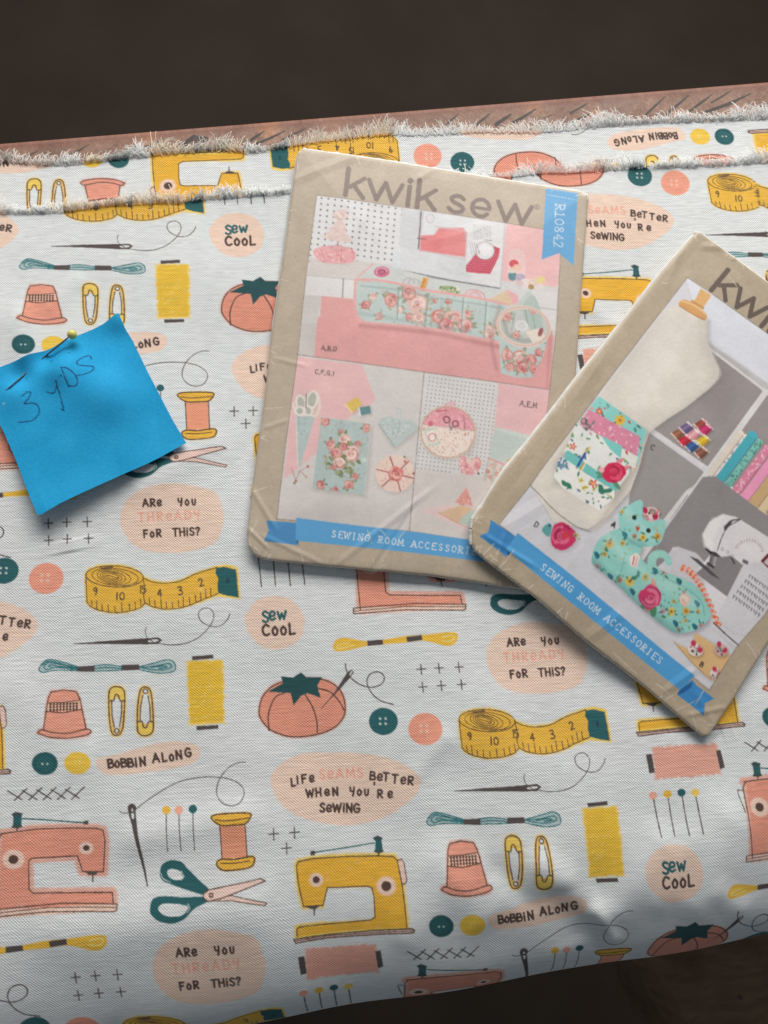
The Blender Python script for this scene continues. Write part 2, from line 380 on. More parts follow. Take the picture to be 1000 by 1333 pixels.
def stitch_group():
    t.Z(150, 980, 5)
    t.fill([(82, 370), (88, 340), (105, 332), (125, 345), (132, 375), (150, 500), (215, 862), (206, 866), (120, 500)], DRK)
    t.ell(115, 395, 9, 34, WHITE, -6); t.ring(110, 362, 22, 24, 12, DRK)
    t.stroke([(30, 380), (50, 392), (85, 390)], 5, DRK, sm=True)
    t.stroke([(130, 370), (230, 295), (380, 205), (520, 165), (680, 160), (790, 190), (840, 250), (815, 320), (755, 342), (695, 320), (660, 260), (680, 170), (740, 95), (800, 65), (848, 62)], 5, DRK, sm=True)
    for x, c, x2, y2 in ((333, YEL, 343, 643), (415, (240, 170, 150), 430, 636), (507, TEAL, 518, 632)):
        t.stroke([(x, 370), (x2, y2)], 5.5, DRK); t.ell(x, 372 if x < 500 else 365, 28, 27, c)
    t.fill([(685, 460), (845, 455), (862, 680), (695, 690)], (238, 160, 130))
    for p in ([(632, 425), (650, 400), (760, 388), (870, 388), (885, 410), (850, 455), (770, 465), (690, 465)], [(662, 720), (690, 690), (780, 690), (890, 672), (908, 700), (880, 740), (760, 760), (690, 755)]):
        t.fill(p, YEL2, sm=True, soft=5, grow=5, a=.7); t.fill(p, (228, 182, 70), sm=True); t.stroke(p, 8, LIN, sm=True, closed=True)
    t.stroke([(655, 430), (730, 436), (870, 418)], 6, LIN, sm=True); t.stroke([(690, 715), (780, 715), (875, 700)], 6, LIN, sm=True)
    t.stroke([(685, 465), (697, 690)], 6, LIN); t.stroke([(848, 455), (860, 680)], 6, LIN)
    # scissors
    t.fill([(290, 790), (305, 730), (360, 700), (430, 710), (480, 760), (560, 830), (610, 870), (590, 905), (470, 880), (380, 855), (310, 830)], TEAL, sm=True)
    t.fill([(230, 985), (250, 935), (320, 918), (440, 922), (590, 915), (610, 940), (520, 985), (450, 1050), (370, 1078), (290, 1065), (240, 1030)], TEAL, sm=True)
    t.fill([(340, 770), (375, 755), (425, 775), (440, 810), (400, 825), (350, 808)], WHITE, sm=True)
    t.fill([(285, 985), (330, 960), (460, 968), (475, 990), (430, 1030), (350, 1035), (300, 1015)], WHITE, sm=True)
    t.stroke([(295, 780), (310, 815), (360, 840)], 4, WHITE, sm=True); t.stroke([(475, 960), (488, 985), (470, 1010)], 4, WHITE, sm=True)
    t.stroke([(430, 770), (447, 800), (430, 822)], 4, WHITE, sm=True)
    lo = [(580, 925), (760, 905), (985, 952), (975, 968), (760, 935), (600, 940)]
    t.fill(lo, (232, 205, 195)); t.stroke(lo, 5, LIN, closed=True)
    up = [(575, 900), (610, 875), (945, 808), (978, 822), (700, 920), (610, 942), (580, 925)]
    t.fill(up, (234, 206, 196)); t.stroke(up, 6, LIN, closed=True)
    t.ell(627, 905, 16, 16, LIN); t.ell(627, 905, 8, 8, (200, 170, 160))
def floss_y():
    t.Z(320, 780, 3.333)
    Y = (234, 190, 70)
    t.fill([(378, 205), (395, 175), (430, 168), (525, 182), (600, 175), (690, 160), (770, 155), (880, 143), (915, 150), (912, 185), (870, 202), (770, 180), (690, 188), (600, 195), (525, 203), (440, 222), (395, 225)], Y, sm=True, soft=2.5)
    t.stroke([(450, 190), (410, 195), (395, 210), (420, 212), (470, 200)], 4, (248, 226, 150), sm=True); t.stroke([(850, 165), (890, 155), (905, 165), (885, 182), (850, 180)], 4, (248, 226, 150), sm=True)
    t.fill([(527, 180), (593, 175), (597, 197), (529, 203)], DRK); t.fill([(695, 163), (762, 155), (766, 177), (700, 186)], DRK)
def areyou():
    t.Z(150, 620, 6.667)
    m_blob([(60, 270), (150, 160), (320, 85), (500, 60), (720, 90), (870, 140), (920, 240), (945, 350), (920, 480), (850, 590), (650, 650), (450, 665), (250, 640), (120, 560), (45, 420)])
    L = (80, 64, 60)
    t.text('ARe', 240, 262, 62, -3, 16, L, sp=.32, wob=.03); t.text('You', 545, 252, 62, -2, 15, L, sp=.45)
    t.text('THReADY', 200, 395, 76, -3, 12, (236, 166, 146), sp=.42, a=.85)
    t.text('FoR', 245, 530, 62, -4, 16, L, sp=.38); t.text('THiS?', 500, 520, 66, -3, 15, L, sp=.24)
def plus6():
    t.Z(320, 780, 3.333)
    for x, y in ((760, 304), (837, 299), (923, 295), (767, 381), (847, 375), (934, 370)):
        t.stroke([(x - 18, y), (x + 18, y - 2)], 4.6, DRK); t.stroke([(x - 2, y - 21), (x + 2, y + 21)], 4.6, DRK)
def buttons4():
    t.Z(320, 780, 3.333)
    t.ell(597, 530, 63, 59, TEAL); t.ell(778, 562, 74, 70, (240, 160, 138), soft=2.5)
    for dx in (-12, 12):
        for dy in (-11, 11):
            t.dot(595 + dx, 529 + dy, 5, WHITE, .85); t.dot(772 + dx * 1.1, 560 + dy * 1.1, 7, (248, 196, 178), .9)
def sewcool():
    t.Z(320, 780, 3.333)
    m_blob([(15, 40), (70, -5), (150, -12), (220, 20), (255, 95), (235, 170), (170, 210), (90, 215), (20, 160), (-5, 95)])
    t.text('S', 74, 100, 46, -4, 9.5, TEAL); t.text('e', 103, 92, 46, -4, 9.5, TEAL); t.text('w', 140, 90, 46, -4, 9.5, TEAL)
    t.text('CooL', 74, 158, 46, -3, 9.5, (80, 64, 60), sp=.3)
def tomato():
    t.Z(320, 780, 3.333)
    out = [(57, 490), (75, 420), (130, 370), (230, 345), (340, 350), (405, 390), (430, 450), (425, 510), (380, 560), (300, 590), (200, 598), (120, 575), (75, 535)]
    t.fill(out, SAL, sm=True, soft=5, grow=6, a=.7); t.fill(out, (221, 152, 131), sm=True); t.stroke(out, 5, LIN, sm=True, closed=True)
    t.stroke([(100, 570), (98, 500), (125, 430), (170, 405)], 5, LIN, sm=True); t.stroke([(255, 410), (290, 470), (308, 530), (310, 580)], 5, LIN, sm=True)
    t.stroke([(310, 385), (370, 405), (410, 450), (425, 480)], 5, LIN, sm=True)
    t.fill([(95, 402), (160, 365), (152, 335), (205, 340), (240, 317), (262, 338), (332, 338), (310, 375), (325, 428), (268, 408), (240, 420), (207, 462), (195, 408)], (42, 82, 86))
    t.fill([(325, 478), (385, 405), (440, 318), (462, 303), (470, 318), (450, 345), (400, 400)], DRK); t.ell(457, 320, 3.5, 14, WHITE, 30)
    t.stroke([(433, 280), (436, 305), (455, 340), (500, 372), (550, 382), (592, 365), (600, 335), (575, 315), (540, 325), (526, 360), (545, 405), (585, 440), (640, 457)], 4.6, DRK, sm=True)
def life():
    t.Z(340, 970, 4.545)
    m_blob([(55, 200), (120, 110), (230, 55), (380, 45), (540, 45), (700, 65), (840, 110), (920, 170), (945, 230), (900, 310), (800, 390), (680, 450), (500, 480), (320, 455), (180, 400), (90, 310)])
    L = (80, 64, 60)
    for ch, x, y in (('L', 180, 246), ('i', 212, 232), ('F', 243, 226), ('e', 288, 222)): t.text(ch, x, y, 46, -6, 10.5, L)
    t.text('SeAMS', 345, 204, 56, -3, 9, (240, 168, 150), sp=.34, a=.9)
    for ch, x, y in (('B', 643, 205), ('e', 688, 210), ('T', 722, 212), ('T', 775, 222), ('e', 826, 228), ('R', 868, 232)): t.text(ch, x, y, 48, 4, 10.5, L)
    t.text('W', 268, 312, 46, -4, 10.5, L); t.text('H', 325, 306, 46, -4, 10.5, L); t.text('e', 378, 303, 46, -4, 10.5, L); t.text('N', 425, 302, 46, -4, 10.5, L)
    t.text('You', 525, 298, 46, 1, 10.5, L, sp=.42); t.text("'", 668, 270, 46, 0, 10.5, L); t.text('Re', 690, 312, 46, 0, 10.5, L, sp=.7)
    t.text('SeWiNG', 348, 398, 50, 1, 11, L, sp=.22)
def plus3():
    t.Z(340, 1060, 2.777)
    for x, y in ((45, 72), (120, 67), (92, 124)):
        t.stroke([(x - 17, y), (x + 17, y - 2)], 4, DRK); t.stroke([(x, y - 20), (x + 1, y + 20)], 4, DRK)
def yellowmachine():
    t.Z(370, 1080, 5.556)
    body = [(88, 260), (100, 232), (200, 212), (450, 195), (680, 188), (790, 190), (818, 215), (850, 370), (870, 520), (885, 672), (700, 690), (400, 715), (85, 752), (85, 690), (110, 682), (400, 655), (620, 632), (655, 610), (648, 470), (632, 402), (600, 395), (310, 408), (278, 530), (135, 538), (100, 380)]
    t.fill(body, YEL2, soft=6, grow=16, ns=1); t.fill(body, (225, 178, 62))
    t.fill([(310, 412), (600, 400), (628, 405), (645, 470), (650, 605), (620, 626), (400, 645), (300, 652), (290, 560), (282, 535)], WHITE, a=.9)
    t.fill([(62, 770), (935, 682), (940, 710), (70, 800)], (214, 190, 180))
    t.fill([(822, 215), (850, 205), (870, 240), (885, 350), (870, 372), (855, 370)], PNK)
    s = lambda p, w=6: t.stroke(p, w, LIN)
    s([(135, 538), (100, 380), (88, 260), (100, 232), (200, 212), (450, 195), (680, 188), (790, 190), (818, 215), (850, 370), (870, 520), (885, 672)], 7)
    s([(135, 538), (278, 530), (310, 408), (450, 402), (600, 393), (632, 402), (648, 470), (655, 610), (620, 632), (400, 655), (110, 682), (85, 695), (87, 752)], 7)
    s([(62, 772), (300, 745), (600, 715), (920, 680), (940, 690), (938, 710), (600, 748), (300, 770), (75, 802), (62, 772)], 8); s([(75, 785), (300, 755), (600, 732), (935, 695)], 5)
    s([(822, 215), (850, 205), (868, 235), (885, 345), (875, 370), (855, 372)], 6)
    for x, y, r in ((230, 355, 26), (737, 390, 36)): t.ell(x, y, r * 1.95, r * 1.85, (238, 205, 190), soft=5); t.ell(x, y, r, r * .95, LIN)
    t.fill([(140, 538), (175, 535), (260, 532), (225, 558), (190, 556)], DRK); s([(213, 555), (213, 598)], 8)
    t.stroke([(225, 168), (450, 135), (655, 100)], 8, (60, 110, 108)); t.fill([(190, 158), (222, 155), (222, 188), (190, 192)], DRK)
    t.fill([(640, 65), (675, 48), (712, 62), (705, 88), (712, 140), (722, 158), (690, 172), (648, 162), (660, 140), (660, 88)], (60, 84, 86)); t.fill([(662, 84), (706, 80), (712, 142), (662, 146)], TEAL)
    s([(683, 165), (683, 188)], 9)
def pinkbobbin():
    t.Z(640, 900, 2.777)
    t.fill([(580, 200), (815, 190), (835, 300), (590, 318)], SAL, a=.85, soft=5, ns=2.5)
    t.fill([(557, 228), (578, 225), (590, 292), (570, 297)], DRK); t.fill([(815, 216), (832, 212), (848, 277), (830, 283)], DRK)
def pins4():
    t.Z(640, 900, 2.777)
    for x, y, c, x2, y2 in ((583, 376, (240, 170, 150), 608, 514), (636, 371, YEL, 658, 510), (687, 366, TEAL, 711, 508), (737, 366, YEL2, 762, 502)):
        t.stroke([(x, y), (x2, y2)], 4, DRK); t.ell(x, y, 15, 14, c)

both(tape, (188.7, 785), (675, 973)); both(needle, (211, 834), (703.7, 1024.2)); both(floss, (50.4, 868.6), (555.2, 1068))
both(spool_y, (269.8, 947.1), (790.2, 1140.2)); both(thimble, (117.2, 953.6), (638.9, 1150)); both(pins2, (188.2, 894), (702, 1085.5))
both(buttons2, (58.7, 993.9), (574.4, 1199)); both(bobbin, (249.3, 979), (754.5, 1174.4)); both(zigzag, (58.7, 993.9), (574.4, 1199))
both(pinkmachine, (152, 1178), (605, 790), ib=(0, -1)); both(stitch_group, (196, 1195.6), (639, 800), ib=(0, -1))
both(areyou, (223, 675), (698, 857)); both(floss_y, (595, 832), (138.5, 1222), ib=(0, 1)); both(plus6, (575, 880), (90, 690)); both(buttons4, (499, 939), (5, 743))
both(sewcool, (359, 811.5), (878.4, 1131), ib=(1, 1)); both(tomato, (359, 811.5), (878.4, 1131), ib=(1, 1)); both(life, (538, 1020.6), (38.5, 816.5))
both(plus3, (538, 1020.6), (38.5, 816.5)); both(yellowmachine, (539, 1205), (971, 943), ib=(1, 0)); both(pinkbobbin, (893, 992), (443, 1255), ia=(1, 0)); both(pins4, (893, 992), (443, 1255), ia=(1, 0))
TILE = tile.linear(WHITE, .78).astype(np.float32)
# undyed weft flecks and slubs in the yarn itself
slub = np.clip(1 + .05 * smoothnoise(TH, TW // 8 + 1, 2, 3).repeat(8, 1)[:, :TW], .86, 1.1)
TILE *= slub[..., None]
# the ink soaks in unevenly: undyed specks of yarn show through it
spk = np.clip(smoothnoise(TH, TW, 2.6, 17) * .5 + smoothnoise(TH, TW, 7, 18) * .35 - .55, 0, 1)[..., None] * .3
TILE += (np.array([.66, .72, .74], np.float32) - TILE) * spk * (TILE.max(2, keepdims=True) > .25)
def sample_tile(uv):
    x = (uv[:, 0] % 1) * TW - .5; y = (uv[:, 1] % 1) * TH - .5
    xi = np.floor(x).astype(int); yi = np.floor(y).astype(int); fx = (x - xi)[:, None]; fy = (y - yi)[:, None]
    g = lambda j, i: TILE[(yi + j) % TH, (xi + i) % TW]
    return (g(0, 0) * (1 - fx) + g(0, 1) * fx) * (1 - fy) + (g(1, 0) * (1 - fx) + g(1, 1) * fx) * fy
# ------------------------------------------------------------------ meshes and materials
def grid_mesh(name, X, Y, Zz, col=None, rest=None, mat=None, parent=None, mask=None):
    """a sheet of quads; X, Y, Zz are (rows, cols) arrays, col (rows, cols, 3) linear colours"""
    h, w = X.shape
    me = bpy.data.meshes.new(name)
    idx = np.arange(h * w).reshape(h, w)
    q = np.stack([idx[:-1, :-1], idx[1:, :-1], idx[1:, 1:], idx[:-1, 1:]], -1).reshape(-1, 4)
    if mask is not None: q = q[mask.ravel()]
    co = np.stack([X, Y, Zz], -1).reshape(-1, 3).astype(np.float32)
    raw_mesh(me, co, q)
    finish(me, None if col is None else col.reshape(-1, 3), None if rest is None else rest.reshape(-1, 2))
    return link(name, me, mat, parent)
def raw_mesh(me, co, q):
    me.vertices.add(len(co)); me.vertices.foreach_set('co', co.ravel())
    me.loops.add(q.size); me.loops.foreach_set('vertex_index', q.ravel().astype(np.int32))
    me.polygons.add(len(q)); me.polygons.foreach_set('loop_start', (np.arange(len(q)) * q.shape[1]).astype(np.int32))
    me.polygons.foreach_set('use_smooth', np.ones(len(q), bool))
def finish(me, col=None, rest=None):
    if col is not None:
        at = me.color_attributes.new('ink', 'FLOAT_COLOR', 'POINT')
        at.data.foreach_set('color', np.c_[col, np.ones(len(col))].astype(np.float32).ravel())
    if rest is not None:
        at = me.attributes.new('rest', 'FLOAT_VECTOR', 'POINT')
        at.data.foreach_set('vector', np.c_[rest, np.zeros(len(rest))].astype(np.float32).ravel())
    me.update(calc_edges=True)
def link(name, me, mat=None, parent=None):
    o = bpy.data.objects.new(name, me); COL.objects.link(o)
    if mat: me.materials.append(mat)
    if parent: o.parent = parent
    return o
def empty(name, label, cat, loc=(0, 0, 0)):
    o = bpy.data.objects.new(name, None); COL.objects.link(o); o.empty_display_size = .02
    tag(o, label, cat); return o
def tag(o, label, cat=None):
    o['label'] = label
    if cat: o['category'] = cat
    return o
class Nt:
    def __init__(s, name):
        s.m = bpy.data.materials.new(name); s.m.use_nodes = True; s.t = s.m.node_tree; s.b = s.t.nodes['Principled BSDF']
    def n(s, ty, **kw):
        x = s.t.nodes.new(ty)
        for k, v in kw.items():
            if k.startswith('i_'): x.inputs[int(k[2:]) if k[2:].isdigit() else k[2:].replace('_', ' ')].default_value = v
            else: setattr(x, k, v)
        return x
    def l(s, a, b): s.t.links.new(a, b)
    def math(s, op, a, b=None):
        x = s.n('ShaderNodeMath', operation=op)
        for i, v in enumerate((a, b)):
            if v is None: continue
            if isinstance(v, (int, float)): x.inputs[i].default_value = v
            else: s.l(v, x.inputs[i])
        return x.outputs[0]
def mat_cloth():
    m = Nt('printed_canvas')
    at = m.n('ShaderNodeAttribute', attribute_name='ink'); re = m.n('ShaderNodeAttribute', attribute_name='rest')
    nz = m.n('ShaderNodeTexNoise', i_Scale=170.0, i_Detail=2.0); m.l(re.outputs['Vector'], nz.inputs['Vector'])
    mp = m.n('ShaderNodeVectorMath', operation='SCALE', i_Scale=.0011); m.l(nz.outputs['Color'], mp.inputs[0])
    ad = m.n('ShaderNodeVectorMath', operation='ADD'); m.l(re.outputs['Vector'], ad.inputs[0]); m.l(mp.outputs[0], ad.inputs[1])
    sp = m.n('ShaderNodeSeparateXYZ'); m.l(ad.outputs[0], sp.inputs[0])
    sx = m.math('SINE', m.math('MULTIPLY', sp.outputs[0], 2 * math.pi / .00128)); sy = m.math('SINE', m.math('MULTIPLY', sp.outputs[1], 2 * math.pi / .00112))
    wv = m.math('MULTIPLY', sx, sy)
    # slubs: yarns thicken and thin along the weft
    st = m.n('ShaderNodeVectorMath', operation='MULTIPLY'); st.inputs[1].default_value = (110, 900, 1); m.l(re.outputs['Vector'], st.inputs[0])
    n2 = m.n('ShaderNodeTexNoise', i_Scale=1.0, i_Detail=1.0); m.l(st.outputs[0], n2.inputs['Vector'])
    hgt = m.math('ADD', wv, m.math('MULTIPLY', n2.outputs['Fac'], 2.2))
    bp = m.n('ShaderNodeBump', i_Strength=.5, i_Distance=.00016); m.l(hgt, bp.inputs['Height']); m.l(bp.outputs[0], m.b.inputs['Normal'])
    # weave hollows darkened in the colour as their own shade; slubs vary it too
    hs = m.n('ShaderNodeHueSaturation'); m.l(at.outputs['Color'], hs.inputs['Color'])
    v = m.math('ADD', m.math('MULTIPLY', wv, .06), m.math('ADD', m.math('MULTIPLY', n2.outputs['Fac'], .16), .92))
    m.l(v, hs.inputs['Value']); m.l(hs.outputs[0], m.b.inputs['Base Color'])
    m.b.inputs['Roughness'].default_value = .85; m.b.inputs['Specular IOR Level'].default_value = .25
    m.b.inputs['Sheen Weight'].default_value = .08
    return m.m
def mat_ink(name, rough=.5, spec=.4, bump=.0, scale=900.0, dist=.0002):
    m = Nt(name); at = m.n('ShaderNodeAttribute', attribute_name='ink'); m.l(at.outputs['Color'], m.b.inputs['Base Color'])
    m.b.inputs['Roughness'].default_value = rough; m.b.inputs['Specular IOR Level'].default_value = spec
    if bump:
        tc = m.n('ShaderNodeTexCoord'); nz = m.n('ShaderNodeTexNoise', i_Scale=scale, i_Detail=4.0); m.l(tc.outputs['Object'], nz.inputs['Vector'])
        bp = m.n('ShaderNodeBump', i_Strength=bump, i_Distance=dist); m.l(nz.outputs['Fac'], bp.inputs['Height']); m.l(bp.outputs[0], m.b.inputs['Normal'])
    return m.m
def mat_plain(name, c1, c2, scale=40, rough=.7, spec=.3, bump=.2, dist=.001, stretch=(1, 1, 1), metal=0.0):
    m = Nt(name); tc = m.n('ShaderNodeTexCoord'); mp = m.n('ShaderNodeMapping'); mp.inputs['Scale'].default_value = stretch
    m.l(tc.outputs['Object'], mp.inputs[0])
    nz = m.n('ShaderNodeTexNoise', i_Scale=scale, i_Detail=5.0); m.l(mp.outputs[0], nz.inputs['Vector'])
    r = m.n('ShaderNodeValToRGB'); r.color_ramp.elements[0].color = (*c1, 1); r.color_ramp.elements[1].color = (*c2, 1)
    r.color_ramp.elements[0].position = .3; r.color_ramp.elements[1].position = .7
    m.l(nz.outputs['Fac'], r.inputs[0]); m.l(r.outputs[0], m.b.inputs['Base Color'])
    m.b.inputs['Roughness'].default_value = rough; m.b.inputs['Specular IOR Level'].default_value = spec; m.b.inputs['Metallic'].default_value = metal
    if bump:
        bp = m.n('ShaderNodeBump', i_Strength=bump, i_Distance=dist); m.l(nz.outputs['Fac'], bp.inputs['Height']); m.l(bp.outputs[0], m.b.inputs['Normal'])
    return m.m

_k = np.random.default_rng(21)
_waves = [(_k.uniform(10, 75) , _k.uniform(0, 2 * np.pi), _k.uniform(0, 2 * np.pi)) for _ in range(26)]
def rumple(X, Y):
    z = 0
    for k, th, ph in _waves:
        z = z + np.sin((X * math.cos(th) + Y * math.sin(th)) * k * 2.2 + ph) * (1.0 / (k / 20) ** 1.6)
    return z * .00016
def ridge(X, Y, a, b, h, wd, sharp=False):
    """a soft fold from frame point a to b: height h, half width wd (metres)"""
    p, q = w_of([a])[0], w_of([b])[0]; v = q - p; L = np.hypot(*v); v = v / L
    s = (X - p[0]) * v[0] + (Y - p[1]) * v[1]; d = -(X - p[0]) * v[1] + (Y - p[1]) * v[0]
    e = np.clip(s / L, -.3, 1.3); env = np.exp(-np.clip(np.abs(e - .5) - .35, 0, None) ** 2 / .03)
    return h * env * (np.clip(1 - np.abs(d) / (1.5 * wd), 0, 1) if sharp else np.exp(-(d / wd) ** 2))

# ------------------------------------------------------------------ floor and table
floor_m = mat_plain('dark_floor', (.027, .0185, .0135), (.035, .025, .0185), 9, .8, .15, .1, .004)
S_ = 4.0
gx, gy = np.meshgrid(np.linspace(-S_, S_, 3), np.linspace(S_, -S_, 3))
fl = grid_mesh('floor', gx, gy, np.full_like(gx, -.74), mat=floor_m)
fl['kind'] = 'structure'; fl['label'] = 'dark brown floor below and behind the table'

# the table's top: its far rim shows beyond the cloth
E0, E1 = w_of([(0, 184)], -.006)[0], w_of([(1000, 104)], -.006)[0]
ed = (E1 - E0) / np.hypot(*(E1 - E0)); en = np.array([-ed[1], ed[0]])         # along the far rim, and away from the viewer
TC = .00026
tabsheet = Sheet(2460, 400, None, (140, 112, 97), per=1.9)
def tab_fwd(p):
    w = w_of(p, -.006) - E0
    return np.c_[(w @ ed + .10) / TC, -(w @ en) / TC]
tabsheet.fwd = tab_fwd; tabsheet.per = .00038 / TC
n1 = smoothnoise(400, 2460, 60, 4); n2 = smoothnoise(400, 2460, 9, 5); n3 = smoothnoise(400, 2460, 2.6, 6)
tabsheet.img += (n1 * 7 + n2 * 6 + n3 * 8)[..., None] * np.array([1, .95, .9]) + np.clip(n1 - .5, 0, 2)[..., None] * np.array([14, 4, -6])
rim = np.clip(1 - np.arange(400) / 15, 0, 1)[:, None, None]
tabsheet.img = tabsheet.img * (1 - .5 * rim) + np.array([120, 72, 58]) * .5 * rim
DK = (66, 60, 58)
for x0, y0, sc, segs in ((560, 90, 4.545, [(105, 288, 160, 240, 14), (270, 300, 352, 232, 16), (395, 295, 478, 235, 20), (495, 280, 620, 208, 20), (838, 222, 930, 172, 13), (830, 282, 940, 234, 16), (675, 255, 720, 240, 6)]),
                         (780, 80, 4.545, [(280, 280, 385, 180, 15), (405, 275, 525, 172, 18), (540, 258, 665, 165, 18), (670, 207, 775, 145, 13), (640, 262, 890, 162, 26), (960, 235, 1010, 215, 14)]),
                         (0, 100, 2.857, [(85, 280, 142, 255, 6), (150, 280, 168, 270, 6), (240, 282, 330, 232, 8), (505, 250, 602, 215, 11), (682, 238, 722, 198, 20), (925, 222, 980, 184, 11)]),
                         (330, 100, 2.857, [(-6, 210, 35, 185, 9), (15, 225, 115, 182, 12), (115, 208, 195, 170, 9), (450, 168, 540, 148, 7)]),
                         (650, 80, 2.857, [(-5, 205, 40, 178, 11), (60, 205, 130, 160, 11), (272, 168, 322, 138, 8), (265, 205, 335, 178, 10)])):
    tabsheet.Z(x0, y0, sc)
    for xa, ya, xb, yb, wd in segs:
        mx, my = (xa + xb) / 2 + (yb - ya) * .06, (ya + yb) / 2 + abs(xb - xa) * .05
        tabsheet.stroke([(xa - 10, ya + 8), (mx, my)], wd * .9, DK, sm=False, soft=1.3)
        tabsheet.taper([(mx, my), ((mx + xb) / 2, (my + yb) / 2 + 1), (xb, yb)], wd * .9, wd * .3, DK)
tabsheet.Z(0, 100, 2.857); tabsheet.fill([(715, 200), (770, 205), (765, 225), (705, 222)], DK, a=.8, sm=True)
tabsheet.Z(780, 80, 4.545); tabsheet.stroke([(20, 190), (16, 230), (22, 270), (10, 320)], 7, (104, 92, 88), sm=True)
tabsheet.fill([(25, 195), (180, 190), (200, 240), (120, 300), (25, 300)], (140, 120, 116), a=.35, sm=True, soft=8)
tcol = tabsheet.linear((214, 223, 226), .74)
table = empty('table', 'wooden table with a weathered brown top scored by dark slanting strokes', 'table')
cols = np.arange(0, 2460) * TC - .10
r0 = np.arange(0, 400) * TC
edge_a = np.linspace(90, 0, 8)[:-1]                                            # rounded rim, radius 3 mm
RR = .003
inn = np.concatenate([RR - RR * np.sin(np.radians(edge_a)), RR + r0[1:]])
zz = np.concatenate([-.006 - RR + RR * np.cos(np.radians(edge_a)), np.full(399, -.006)])
inn = np.concatenate([[0.0], inn]); zz = np.concatenate([[-.045], zz])
crow = np.concatenate([np.zeros(8, int), np.arange(1, 400)])
CX, IN = np.meshgrid(cols, inn)
XX = E0[0] + ed[0] * CX - en[0] * IN; YY = E0[1] + ed[1] * CX - en[1] * IN
rimstrip = grid_mesh('tabletop', XX, YY, np.repeat(zz[:, None], len(cols), 1), tcol[np.clip(crow, 0, 399)], mat=mat_ink('painted_wood', .6, .35, .35, 350), parent=table)

# front edge of the table, where the cloth goes over
FA, FB = w_of([(300, 1328)], -.035)[0], w_of([(1000, 1210)], -.035)[0]
fd = (FB - FA) / np.hypot(*(FB - FA)); fn = np.array([fd[1], -fd[0]])          # fn points towards the viewer
# how the cloth bends over the front: the slope grows slowly, then quickly, until it hangs
S_A = np.linspace(0, .5, 2001)
_sm = lambda a, b: (lambda k: k * k * (3 - 2 * k))(np.clip((S_A - a) / (b - a), 0, 1))
S_T = np.radians(24) * _sm(0, .062) + np.radians(63) * _sm(.050, .108)
S_H = np.concatenate([[0], np.cumsum(np.cos(S_T[:-1]) * (S_A[1] - S_A[0]))]); S_Z = -np.concatenate([[0], np.cumsum(np.sin(S_T[:-1]) * (S_A[1] - S_A[0]))])
REACH = np.interp(math.radians(64), S_T, S_H)
D0 = FA @ fn - REACH
def box_mesh(name, corners, z0, z1, mat, parent):
    me = bpy.data.meshes.new(name); n = len(corners)
    v = [(x, y, z0) for x, y in corners] + [(x, y, z1) for x, y in corners]
    f = [tuple(range(n - 1, -1, -1)), tuple(range(n, 2 * n))] + [(i, (i + 1) % n, n + (i + 1) % n, n + i) for i in range(n)]
    me.from_pydata(v, [], f); me.update(); return link(name, me, mat, parent)
wood_m = mat_plain('table_wood', (.12, .07, .05), (.2, .13, .1), 25, .6, .3, .2, .001, (1, 8, 8))
def on(base, s, d): return tuple(base + ed * s - en * d)
fl_, fr_ = FA + fd * -.25 - fn * (REACH + .004), FA + fd * .48 - fn * (REACH + .004)
box_mesh('table_body', [on(E0, -.10, .0991), on(E0, .5396, .0991), tuple(fr_), tuple(fl_)], -.045, -.0068, wood_m, table)
box_mesh('table_underside', [on(E0, -.0995, .001), on(E0, .539, .001), on(E0, .539, .0985), on(E0, -.0995, .0985)], -.044, -.016, wood_m, table)
for nm, s, d in (('leg', -.08, .02), ('leg', .50, .02)):
    box_mesh('leg', [on(E0, s, d), on(E0, s + .04, d), on(E0, s + .04, d + .04), on(E0, s, d + .04)], -.7398, -.0455, wood_m, table)
for s in (-.22, .42):
    p = FA + fd * s - fn * (REACH + .06)
    box_mesh('leg', [tuple(p), tuple(p + fd * .04), tuple(p + fd * .04 + fn * .04), tuple(p + fn * .04)], -.7398, -.0455, wood_m, table)

# ------------------------------------------------------------------ the cloth
cloth_m = mat_cloth(); 
def Zof(X, Y):
    z = rumple(X, Y) * 1.5
    d = (X * fn[0] + Y * fn[1]) - D0
    low = 1 / (1 + np.exp(-(d + .07) / .012))                                   # more slack near the front edge
    z = z + rumple(X * 1.7 + 3, Y * 1.7) * 1.0 * low
    z = z + ridge(X, Y, (690, 1110), (800, 1200), .0024, .007) + ridge(X, Y, (800, 1200), (870, 1080), .002, .009) + ridge(X, Y, (600, 1130), (520, 1230), .0014, .010)
    z = z + ridge(X, Y, (560, 1100), (640, 1200), .0018, .012) - ridge(X, Y, (730, 1150), (760, 1230), .0015, .010) + ridge(X, Y, (960, 1050), (900, 1190), .002, .012)
    z = z + ridge(X, Y, (160, 1095), (330, 1060), .0016, .008) + ridge(X, Y, (40, 1215), (360, 1180), .0022, .012) + ridge(X, Y, (0, 880), (120, 1010), .001, .012)
    z = z + ridge(X, Y, (20, 400), (60, 520), .0012, .01) + ridge(X, Y, (240, 780), (320, 1000), .0008, .014)
    z = z + ridge(X, Y, (770, 1175), (815, 1235), .0018, .004) + ridge(X, Y, (905, 1075), (855, 1185), .0010, .006) + ridge(X, Y, (930, 1150), (985, 1190), .0012, .006) - ridge(X, Y, (640, 1120), (700, 1180), .0010, .005)
    g = np.random.default_rng(77)
    for _ in range(18):                                                             # small slack puckers left by handling
        p = g.uniform((20, 330), (980, 1120)); q = p + g.normal(0, 55, 2); z = z + ridge(X, Y, p, q, g.uniform(.0003, .0008), g.uniform(.004, .010))
    return z
